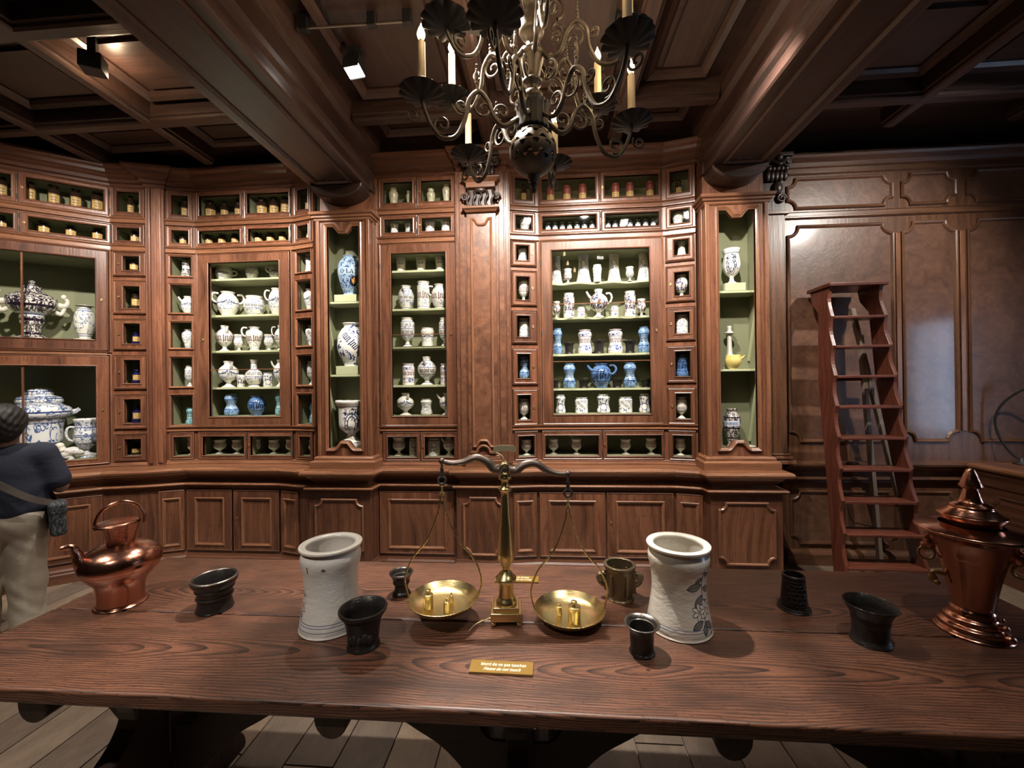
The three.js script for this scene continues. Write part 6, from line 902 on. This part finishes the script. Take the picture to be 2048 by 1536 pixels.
{
  const P = onY(5, 1276, 0), q = ray(8, 1000), dist = 3.9, k = dist / Math.hypot(q.x, q.z), X = q.x * k * 0.985, Z = q.z * k * 0.985;
  const pos = [q.x * 2.50, q.z * 2.50];
  const o = thing('person', 'visitor seen from behind in navy T-shirt and cream trousers with crossbody bag', 'person', pos[0], 0, pos[1], 0.72);
  // local: facing -z, right hand at +x
  const sh = 0.165, arms = [1, -1].map((s) => [[s * sh, 1.205, 0.0], [s * 0.235, 0.985, 0.0], [s * 0.16, 1.0, -0.23], [s * 0.13, 1.02, -0.30]]);
  const legs = [1, -1].map((s) => [[s * 0.082, 0.78, 0.0], [s * 0.092, 0.42, -0.01], [s * 0.095, 0.07, 0.02], [s * 0.105, 0.03, -0.13]]);
  const body = (x, y, z) => {
    let d = ell(x, y, z, [0, 1.395, -0.015], [0.072, 0.108, 0.09]); d = smin(d, ell(x, y, z, [0, 1.35, -0.05], [0.055, 0.07, 0.055]), 0.03);
    d = smin(d, cap(x, y, z, [0, 1.2, 0.01], [0, 1.33, 0.0], 0.055, 0.048), 0.03);
    let t = ell(x, y, z, [0, 1.07, 0], [0.155, 0.2, 0.1]); t = smin(t, ell(x, y, z, [0, 0.86, 0.01], [0.165, 0.15, 0.12]), 0.08); t = smin(t, cap(x, y, z, [-sh + 0.02, 1.195, 0], [sh - 0.02, 1.195, 0], 0.05, 0.05), 0.05); d = smin(d, t, 0.04);
    for (const a of arms) { d = smin(d, cap(x, y, z, a[0], a[1], 0.048, 0.038), 0.03); d = Math.min(d, 9); d = smin(d, cap(x, y, z, a[1], a[2], 0.038, 0.025), 0.015); d = smin(d, ell(x, y, z, a[3], [0.032, 0.018, 0.045]), 0.015); }
    for (const l of legs) { d = smin(d, cap(x, y, z, l[0], l[1], 0.08, 0.055), 0.03); d = smin(d, cap(x, y, z, l[1], l[2], 0.055, 0.035), 0.02); d = smin(d, cap(x, y, z, [l[2][0], 0.04, 0.03], l[3], 0.035, 0.028), 0.02); } return d;
  };
  const skin = std({ color: new THREE.Color(0.19, 0.095, 0.062), roughness: 0.55 });
  const handParts = arms.flatMap((a, i) => [0, 1, 2, 3].map((f) => taper([[a[3][0] + (f - 1.5) * 0.016, a[3][1], a[3][2] - 0.03], [a[3][0] + (f - 1.5) * 0.017, a[3][1] + 0.006, a[3][2] - 0.06], [a[3][0] + (f - 1.5) * 0.016, a[3][1] - 0.012, a[3][2] - [0.078, 0.088, 0.086, 0.072][f]]], 0.009, 0.007, 8, 8)).concat([taper([[a[3][0] + (i ? 0.025 : -0.025), a[3][1], a[3][2] + 0.005], [a[3][0] + (i ? 0.045 : -0.045), a[3][1] + 0.006, a[3][2] - 0.03]], 0.011, 0.008, 6, 8)]));
  const face = [new THREE.ConeGeometry(0.014, 0.03, 8).rotateX(-PI / 2 + 0.2).translate(0, 1.375, -0.11), ...[-1, 1].map((s) => new THREE.SphereGeometry(0.018, 10, 8).scale(0.45, 1.3, 0.8).translate(s * 0.074, 1.38, 0.0)), new THREE.SphereGeometry(0.02, 10, 8).scale(1.1, 0.35, 0.4).translate(0, 1.335, -0.098)];
  mesh('body', merge([sdf(body, [-0.36, -0.03, -0.46], [0.36, 1.56, 0.24], 92), ...handParts, ...face]), skin, o);
  for (const s of [-1, 1]) mesh('eye', new THREE.SphereGeometry(0.011, 10, 8).translate(s * 0.028, 1.398, -0.098), M.black, o);
  const fab = (c, r = 0.85) => std({ color: c, roughness: r, sheen: 0.3, bumpMap: SPECK, bumpScale: 0.0015 });
  const shirt = (x, y, z) => {
    let d = ell(x, y, z, [0, 1.07, 0.005], [0.178, 0.21, 0.125]); d = smin(d, ell(x, y, z, [0, 0.88, 0.012], [0.182, 0.16, 0.14]), 0.09); d = smin(d, cap(x, y, z, [-sh + 0.02, 1.2, 0.005], [sh - 0.02, 1.2, 0.005], 0.062, 0.062), 0.05);
    for (const a of arms) d = smin(d, cap(x, y, z, a[0], [lerp(a[0][0], a[1][0], 0.78), lerp(a[0][1], a[1][1], 0.78), 0], 0.065, 0.068), 0.035);
    d += 0.004 * Math.sin(y * 46 + x * 17 + Math.sin(x * 22) * 1.4) * clamp((1.12 - y) * 4);
    d = Math.max(d, 0.835 - y + 0.01 * Math.sin(x * 9)); d = Math.max(d, -(Math.hypot(x, (y - 1.285) * 1.2, z + 0.02) - 0.075)); return d;
  };
  mesh('tshirt', sdf(shirt, [-0.36, 0.8, -0.2], [0.36, 1.3, 0.2], 84), fab(new THREE.Color(0.018, 0.022, 0.04)), o, 'navy T-shirt');
  const trousers = (x, y, z) => {
    let d = ell(x, y, z, [0, 0.83, 0.015], [0.178, 0.14, 0.135]);
    for (const l of legs) { let e = cap(x, y, z, [l[0][0], 0.76, 0.01], [l[1][0], 0.42, 0], 0.104, 0.082); e = smin(e, cap(x, y, z, [l[1][0], 0.42, 0], [l[2][0], 0.06, 0.015], 0.082, 0.076), 0.03); d = smin(d, e, 0.025); }
    for (const s of [-1, 1]) d = smin(d, ell(x, y, z, [s * 0.075, 0.80, 0.06], [0.095, 0.095, 0.09]), 0.03);
    d += 0.0016 * Math.sin(y * 48 + x * 55 + Math.sin(y * 17 + x * 9) * 2); d = Math.max(d, y - 0.9); d = Math.max(d, 0.05 - y); return d;
  };
  mesh('trousers', sdf(trousers, [-0.24, 0.02, -0.18], [0.24, 0.93, 0.2], 84), fab(new THREE.Color(0.44, 0.38, 0.30)), o, 'cream trousers');
  mesh('hair', sdf((x, y, z) => { let d = ell(x, y, z, [0, 1.425, 0.005], [0.1, 0.1, 0.112]); d = smin(d, ell(x, y, z, [0, 1.37, 0.045], [0.088, 0.085, 0.07]), 0.03); d = Math.max(d, -(ell(x, y, z, [0, 1.375, -0.12], [0.08, 0.085, 0.1]))); return d + 0.003 * Math.sin(x * 150) * Math.sin(y * 130 + z * 90); }, [-0.15, 1.25, -0.15], [0.15, 1.56, 0.15], 60), fab(new THREE.Color(0.012, 0.009, 0.008), 0.6), o, 'short black hair');
  for (const s of [-1, 1]) mesh('shoe', new RoundedBoxGeometry(0.09, 0.07, 0.25, 3, 0.03).translate(s * 0.1, 0.035, -0.05), M.black, o);
  const bag = thing('crossbody_bag', 'dark patterned crossbody bag hanging at the visitor\'s hip', 'bag', pos[0], 0, pos[1], 0.72);
  const bagM = std({ map: paint(256, 256, (x, w, h) => { x.fillStyle = '#33353a'; x.fillRect(0, 0, w, h); scrolls(x, 0, 0, w, h, 90, '#6d7378', 5); scrolls(x, 0, 0, w, h, 50, '#15161a', 7); }), roughness: 0.7 });
  mesh('pouch', new RoundedBoxGeometry(0.075, 0.21, 0.17, 3, 0.025).rotateY(0.2).rotateZ(0.06).translate(0.235, 0.8, 0.07), bagM, bag);
  mesh('flap', new RoundedBoxGeometry(0.082, 0.075, 0.176, 3, 0.02).rotateY(0.2).rotateZ(0.06).translate(0.236, 0.865, 0.07), bagM, bag);
  const st = [[0.22, 0.9, 0.1], [0.15, 0.95, 0.158], [0.05, 1.03, 0.163], [-0.05, 1.12, 0.15], [-0.12, 1.21, 0.105], [-0.14, 1.268, 0.02], [-0.1, 1.2, -0.09], [0.0, 1.08, -0.15], [0.14, 0.95, -0.135], [0.22, 0.89, -0.02], [0.235, 0.88, 0.03]];
  const cv = new THREE.CatmullRomCurve3(st.map((s) => V3(...s))), pp = []; for (let i = 0; i <= 60; i++) { const a = cv.getPointAt(i / 60), n = V3(a.x, 0, a.z * 1.3).normalize(), up = V3(0, 1, 0).cross(cv.getTangentAt(i / 60)).cross(cv.getTangentAt(i / 60)); const t = cv.getTangentAt(i / 60), w = n.clone().cross(t).normalize().multiplyScalar(0.018); n.multiplyScalar(0.004); pp.push([a.clone().add(w).add(n), a.clone().sub(w).add(n), a.clone().sub(w).sub(n), a.clone().add(w).sub(n)]); }
  const tri = []; for (let i = 0; i < 60; i++) for (let j = 0; j < 4; j++) { const a = pp[i][j], b = pp[i + 1][j], c = pp[i + 1][(j + 1) % 4], d = pp[i][(j + 1) % 4]; for (const v of [a, b, c, a, c, d]) tri.push(v.x, v.y, v.z); }
  const sg = new THREE.BufferGeometry(); sg.setAttribute('position', new THREE.Float32BufferAttribute(tri, 3)); sg.computeVertexNormals(); mesh('strap', sg, fab(new THREE.Color(0.11, 0.09, 0.075)), bag, 'brown shoulder strap');
}
// ---------------------------------------------------------------- chandelier
{
  const c = onD(1066, 295, 1.80), o = thing('chandelier', 'wrought bronze two-tier chandelier with pierced ball and candle lamps', 'chandelier', c.x, 2.62, -1.80);
  const bulbM = std({ color: 0x000000, emissive: new THREE.Color(1, 0.74, 0.42), emissiveIntensity: 16 });
  mesh('stem', lathe([[0.0, 0.2], [0.05, 0.2], [0.05, 0.21], [0.03, 0.222], [0.045, 0.226], [0.047, 0.25], [0.034, 0.262], [0.024, 0.27], [0.026, 0.29], [0.042, 0.3], [0.044, 0.31], [0.03, 0.318], [0.038, 0.35], [0.05, 0.4], [0.05, 0.41], [0.058, 0.415], [0.058, 0.43], [0.04, 0.44], [0.026, 0.46], [0.024, 0.5], [0.05, 0.515], [0.056, 0.53], [0.05, 0.6], [0.028, 0.615], [0.024, 0.64], [0.04, 0.66], [0.046, 0.7], [0.03, 0.76], [0.05, 0.77], [0.05, 0.79], [0.026, 0.8], [0.036, 0.86], [0.024, 0.92], [0.02, 1.1], [0, 1.1]], 32), M.chand, o);
  { // pierced ball
    const R = 0.104, nu = 110, nv = 60, pos = [], P = (i, j, r) => { const a = i / nu * 2 * PI, b = j / nv * PI; return [r * Math.sin(b) * Math.cos(a), r * Math.cos(b), r * Math.sin(b) * Math.sin(a)]; };
    const hole = (i, j) => { const v = j / nv; if (v < 0.16 || v > 0.72) return false; const row = Math.floor((v - 0.16) / 0.08), n = 11, u = ((i / nu * n + row * 0.5) % 1) - 0.5, w = ((v - 0.16) / 0.08 % 1) - 0.5; return w > -0.4 && w < 0.38 && Math.abs(u) < 0.42 * (row % 2 ? w + 0.42 : 0.42 - w); };
    for (const r of [R, R - 0.004]) for (let j = 0; j < nv; j++) for (let i = 0; i < nu; i++) if (!hole(i + 0.5, j + 0.5)) { const a = P(i, j, r), b = P(i + 1, j, r), d = P(i + 1, j + 1, r), e = P(i, j + 1, r); pos.push(...a, ...d, ...b, ...a, ...e, ...d); }
    const g = new THREE.BufferGeometry(); g.setAttribute('position', new THREE.Float32BufferAttribute(pos, 3)); const h = mergeVertices(g, 1e-5); h.computeVertexNormals(); h.setAttribute('uv', new THREE.BufferAttribute(new Float32Array(h.attributes.position.count * 2), 2)); mesh('pierced_ball', h, M.chand, o);
  }
  mesh('collar', (() => { const g = lathe([[0, 0.085], [0.066, 0.085], [0.07, 0.1], [0.066, 0.13], [0.07, 0.19], [0.078, 0.2], [0.07, 0.205], [0, 0.205]], 48), p = g.attributes.position; for (let i = 0; i < p.count; i++) { const x = p.getX(i), z = p.getZ(i), k = 1 + 0.05 * Math.sin(Math.atan2(z, x) * 16); p.setX(i, x * k); p.setZ(i, z * k); } g.computeVertexNormals(); return g; })(), M.pan, o, 'dark fluted collar above the ball');
  mesh('pendant', lathe([[0.05, -0.09], [0.036, -0.1], [0.026, -0.106], [0.028, -0.112], [0.02, -0.118], [0.023, -0.126], [0.014, -0.134], [0.018, -0.142], [0.018, -0.15], [0.008, -0.158], [0.013, -0.168], [0.009, -0.178], [0, -0.182]], 24), M.chand, o);
  const spiral = (x, y, r, a0, turns, s, t) => { const p = []; for (let i = 0; i <= 22; i++) { const a = a0 + s * i / 22 * turns * 2 * PI, q = r * (1 - 0.8 * i / 22); p.push([x + Math.cos(a) * q, y + Math.sin(a) * q, 0]); } return tube(p, t, 34, 5); };
  const pan = (R) => { const g = lathe([[0, 0.0], [0.25, 0.01], [0.55, 0.09], [0.8, 0.22], [1, 0.38], [0.98, 0.40], [0.78, 0.26], [0.52, 0.13], [0, 0.04]].map(([a, b]) => [a * R, b * R]), 72), p = g.attributes.position; for (let i = 0; i < p.count; i++) { const x = p.getX(i), z = p.getZ(i), r = Math.hypot(x, z) / R; if (r > 0.4) { const k = 1 + 0.2 * Math.abs(Math.sin(Math.atan2(z, x) * 6)) * (r - 0.4); p.setXYZ(i, x * k, p.getY(i) * (1 - 0.45 * Math.abs(Math.sin(Math.atan2(z, x) * 6)) * (r - 0.4)), z * k); } } g.computeVertexNormals(); return g; };
  const panG = pan(0.086), candleG = cyl(0.0175, 0.0165, 0.215, 0, 0.02, 0, 18), cupG = lathe([[0.022, 0.004], [0.026, 0.012], [0.02, 0.02], [0.024, 0.034], [0.02, 0.036], [0, 0.034]], 18), bulbG = lathe([[0.009, 0], [0.016, 0.016], [0.0165, 0.026], [0.012, 0.042], [0.005, 0.058], [0.001, 0.07], [0, 0.072]], 16, 24), neckG = cyl(0.009, 0.009, 0.012, 0, -0.008, 0, 12);
  const lowArm = merge([taper([[0.065, 0.14, 0], [0.13, 0.1, 0], [0.17, 0.13, 0], [0.2, 0.2, 0], [0.235, 0.235, 0], [0.275, 0.2, 0], [0.3, 0.1, 0], [0.34, 0.03, 0], [0.395, 0.02, 0], [0.44, 0.07, 0], [0.465, 0.13, 0], [0.475, 0.17, 0]], 0.0115, 0.008, 60, 7), spiral(0.215, 0.165, 0.045, 1.2, 1.3, -1, 0.0058), spiral(0.39, 0.075, 0.042, -1.8, 1.3, 1, 0.0058), spiral(0.31, 0.165, 0.035, 2.6, 1.2, 1, 0.0052), spiral(0.135, 0.16, 0.04, -1.4, 1.25, 1, 0.0058), spiral(0.51, 0.1, 0.034, 2.6, 1.3, 1, 0.0052), tube([[0.24, 0.235, 0], [0.25, 0.3, 0], [0.242, 0.33, 0]], 0.006, 8, 6), ...[0, 1, 2, 3, 4].map((k) => new THREE.SphereGeometry(0.0095 - k * 0.001, 8, 6).translate(0.245, 0.27 + k * 0.019, 0))]);
  const upArm = merge([taper([[0.04, 0.44, 0], [0.09, 0.38, 0], [0.13, 0.4, 0], [0.16, 0.47, 0], [0.2, 0.5, 0], [0.24, 0.46, 0], [0.26, 0.36, 0], [0.3, 0.29, 0], [0.36, 0.27, 0], [0.4, 0.31, 0], [0.415, 0.34, 0]], 0.011, 0.0075, 56, 7), spiral(0.19, 0.43, 0.045, 1.4, 1.3, -1, 0.0054), spiral(0.35, 0.325, 0.036, -1.8, 1.3, 1, 0.0054), spiral(0.11, 0.46, 0.035, -1.4, 1.25, 1, 0.0054), spiral(0.275, 0.43, 0.03, 2.6, 1.2, 1, 0.0052), ...[0, 1, 2, 3, 4, 5].map((k) => new THREE.SphereGeometry(0.009 - k * 0.0009, 8, 6).translate(0.205, 0.51 + k * 0.017, 0))]);
  const tiers = [[lowArm, 0.475, 0.17, 12, 6], [upArm, 0.415, 0.34, 35, 6]];
  tiers.forEach(([g, R, y, a0, n], t) => { for (let k = 0; k < n; k++) {
    const a = (a0 + k * 360 / n) * PI / 180 + 0.075, A = mesh('arm', g, M.chand, o); A.rotation.y = a;
    const sub = (nm, gg, m, l) => { const s = mesh(nm, gg, m, A, l); s.position.set(R, y, 0); return s; };
    sub('drip_pan', panG, M.pan, 'scalloped dark drip pan'); sub('candle_cup', cupG, M.pan); sub('candle', candleG, M.candle, 'cream candle tube'); const b = sub('bulb', bulbG, bulbM, 'glowing flame bulb'); b.position.y = y + 0.246; b.castShadow = false; const nk = sub('bulb_socket', neckG, M.brassOld); nk.position.y = y + 0.243;
    const L = new THREE.PointLight(new THREE.Color(1, 0.72, 0.42), 0.22, 0, 2); L.position.set(R, y + 0.272, 0); L.castShadow = true; L.shadow.radius = 0.6; A.add(L);
  } });
  mesh('upper_scrolls', merge([0, 1, 2, 3, 4, 5].flatMap((k) => [spiral(0.1, 0.66, 0.055, -1.2, 1.3, 1, 0.0072), spiral(0.09, 0.78, 0.045, -1.2, 1.3, -1, 0.0062), spiral(0.1, 0.3, 0.045, 1.6, 1.2, -1, 0.0062), spiral(0.12, 0.56, 0.035, 0.3, 1.2, 1, 0.0062)].map((g) => g.rotateY(k * PI / 3 + 0.3)))), M.chand, o);
  mesh('hanging_rod', cyl(0.014, 0.014, 0.04, 0, 1.08, 0, 12), M.iron, o);
}
// ---------------------------------------------------------------- ceiling spotlights
SPOTS.forEach(([x, d, y, tx, td, ty, I, ang, pen, label], i) => {
  const seen = i === 0, dir = V3(tx - x, ty - y, -td + d).normalize(), o = thing('track_spotlight', label, 'spotlight', x, y, -d, 0, seen ? undefined : 'ceiling spotlights');
  const head = new THREE.Group(); head.quaternion.setFromUnitVectors(V3(0, 0, -1), dir);
  const hm = mesh('housing', merge([rbx(-0.055, 0.055, -0.045, 0.045, -0.012, 0.07, 0.006), bx(-0.05, 0.05, -0.052, -0.045, -0.03, 0.02), bx(-0.05, 0.05, 0.045, 0.05, -0.02, 0.02)]), M.black, o); hm.quaternion.copy(head.quaternion);
  const face = mesh('lamp_face', bx(-0.05, 0.05, -0.042, 0.042, -0.0145, -0.0125), std({ color: 0x000000, emissive: LAMP, emissiveIntensity: 20 }), o); face.quaternion.copy(head.quaternion); face.castShadow = false;
  mesh('stem', cyl(0.008, 0.008, 3.74 - y, 0, 0.0, 0, 10), M.black, o); mesh('mounting_box', bx(-0.06, 0.06, 3.7 - y, 3.74 - y, -0.04, 0.04), M.black, o);
  const L = new THREE.SpotLight(LAMP, I, 0, ang, pen, 2); L.position.set(dir.x * 0.03, dir.y * 0.03, dir.z * 0.03); L.target.position.set(tx, ty, -td); L.castShadow = true; L.shadow.radius = 1.8; L.shadow.mapSize.set(1024, 1024); L.shadow.bias = -0.0005; o.add(L); scene.add(L.target);
});
{ // rail with clamp, and the dark box on the far coffer
  const a = onY(595, 57, 3.66), b = onY(822, 42, 3.66), o = thing('lighting_rail', 'thin metal lighting rail across the ceiling beside the chandelier', 'rail', (a.x + b.x) / 2, 3.66, (a.z + b.z) / 2);
  const q = (t, dy = 0) => [lerp(a.x, b.x, t) - o.position.x, dy, lerp(a.z, b.z, t) - o.position.z]; mesh('rod', tube([q(0), q(0.5), q(1)], 0.008, 6, 8), std({ color: new THREE.Color(0.5, 0.45, 0.38), metalness: 1, roughness: 0.4 }), o); for (const t of [0.06, 0.66, 0.97]) mesh('clamp', rbx(q(t)[0] - 0.025, q(t)[0] + 0.025, -0.02, 0.08, q(t)[2] - 0.02, q(t)[2] + 0.02, 0.004), M.black, o);
  const c = onY(186, 128, 3.58), d = thing('box_lamp', 'small black box lamp under the coffer near the big case', 'lamp', c.x, 3.53, c.z, 0.5); mesh('housing', rbx(-0.055, 0.055, 0, 0.10, -0.05, 0.05, 0.006), M.black, d); mesh('bracket', bx(-0.02, 0.02, 0.11, 0.21, -0.02, 0.02), M.black, d);
  const s = new THREE.PointLight(new THREE.Color(1, 0.72, 0.45), 0.5, 0, 2); s.position.set(0.05, 0.06, -0.12); s.castShadow = true; d.add(s); mesh('glow_strip', bx(-0.04, 0.04, 0.02, 0.09, -0.0535, -0.0505), std({ color: 0, emissive: new THREE.Color(1, 0.72, 0.45), emissiveIntensity: 4 }), d);
}
renderer.render(scene, camera);
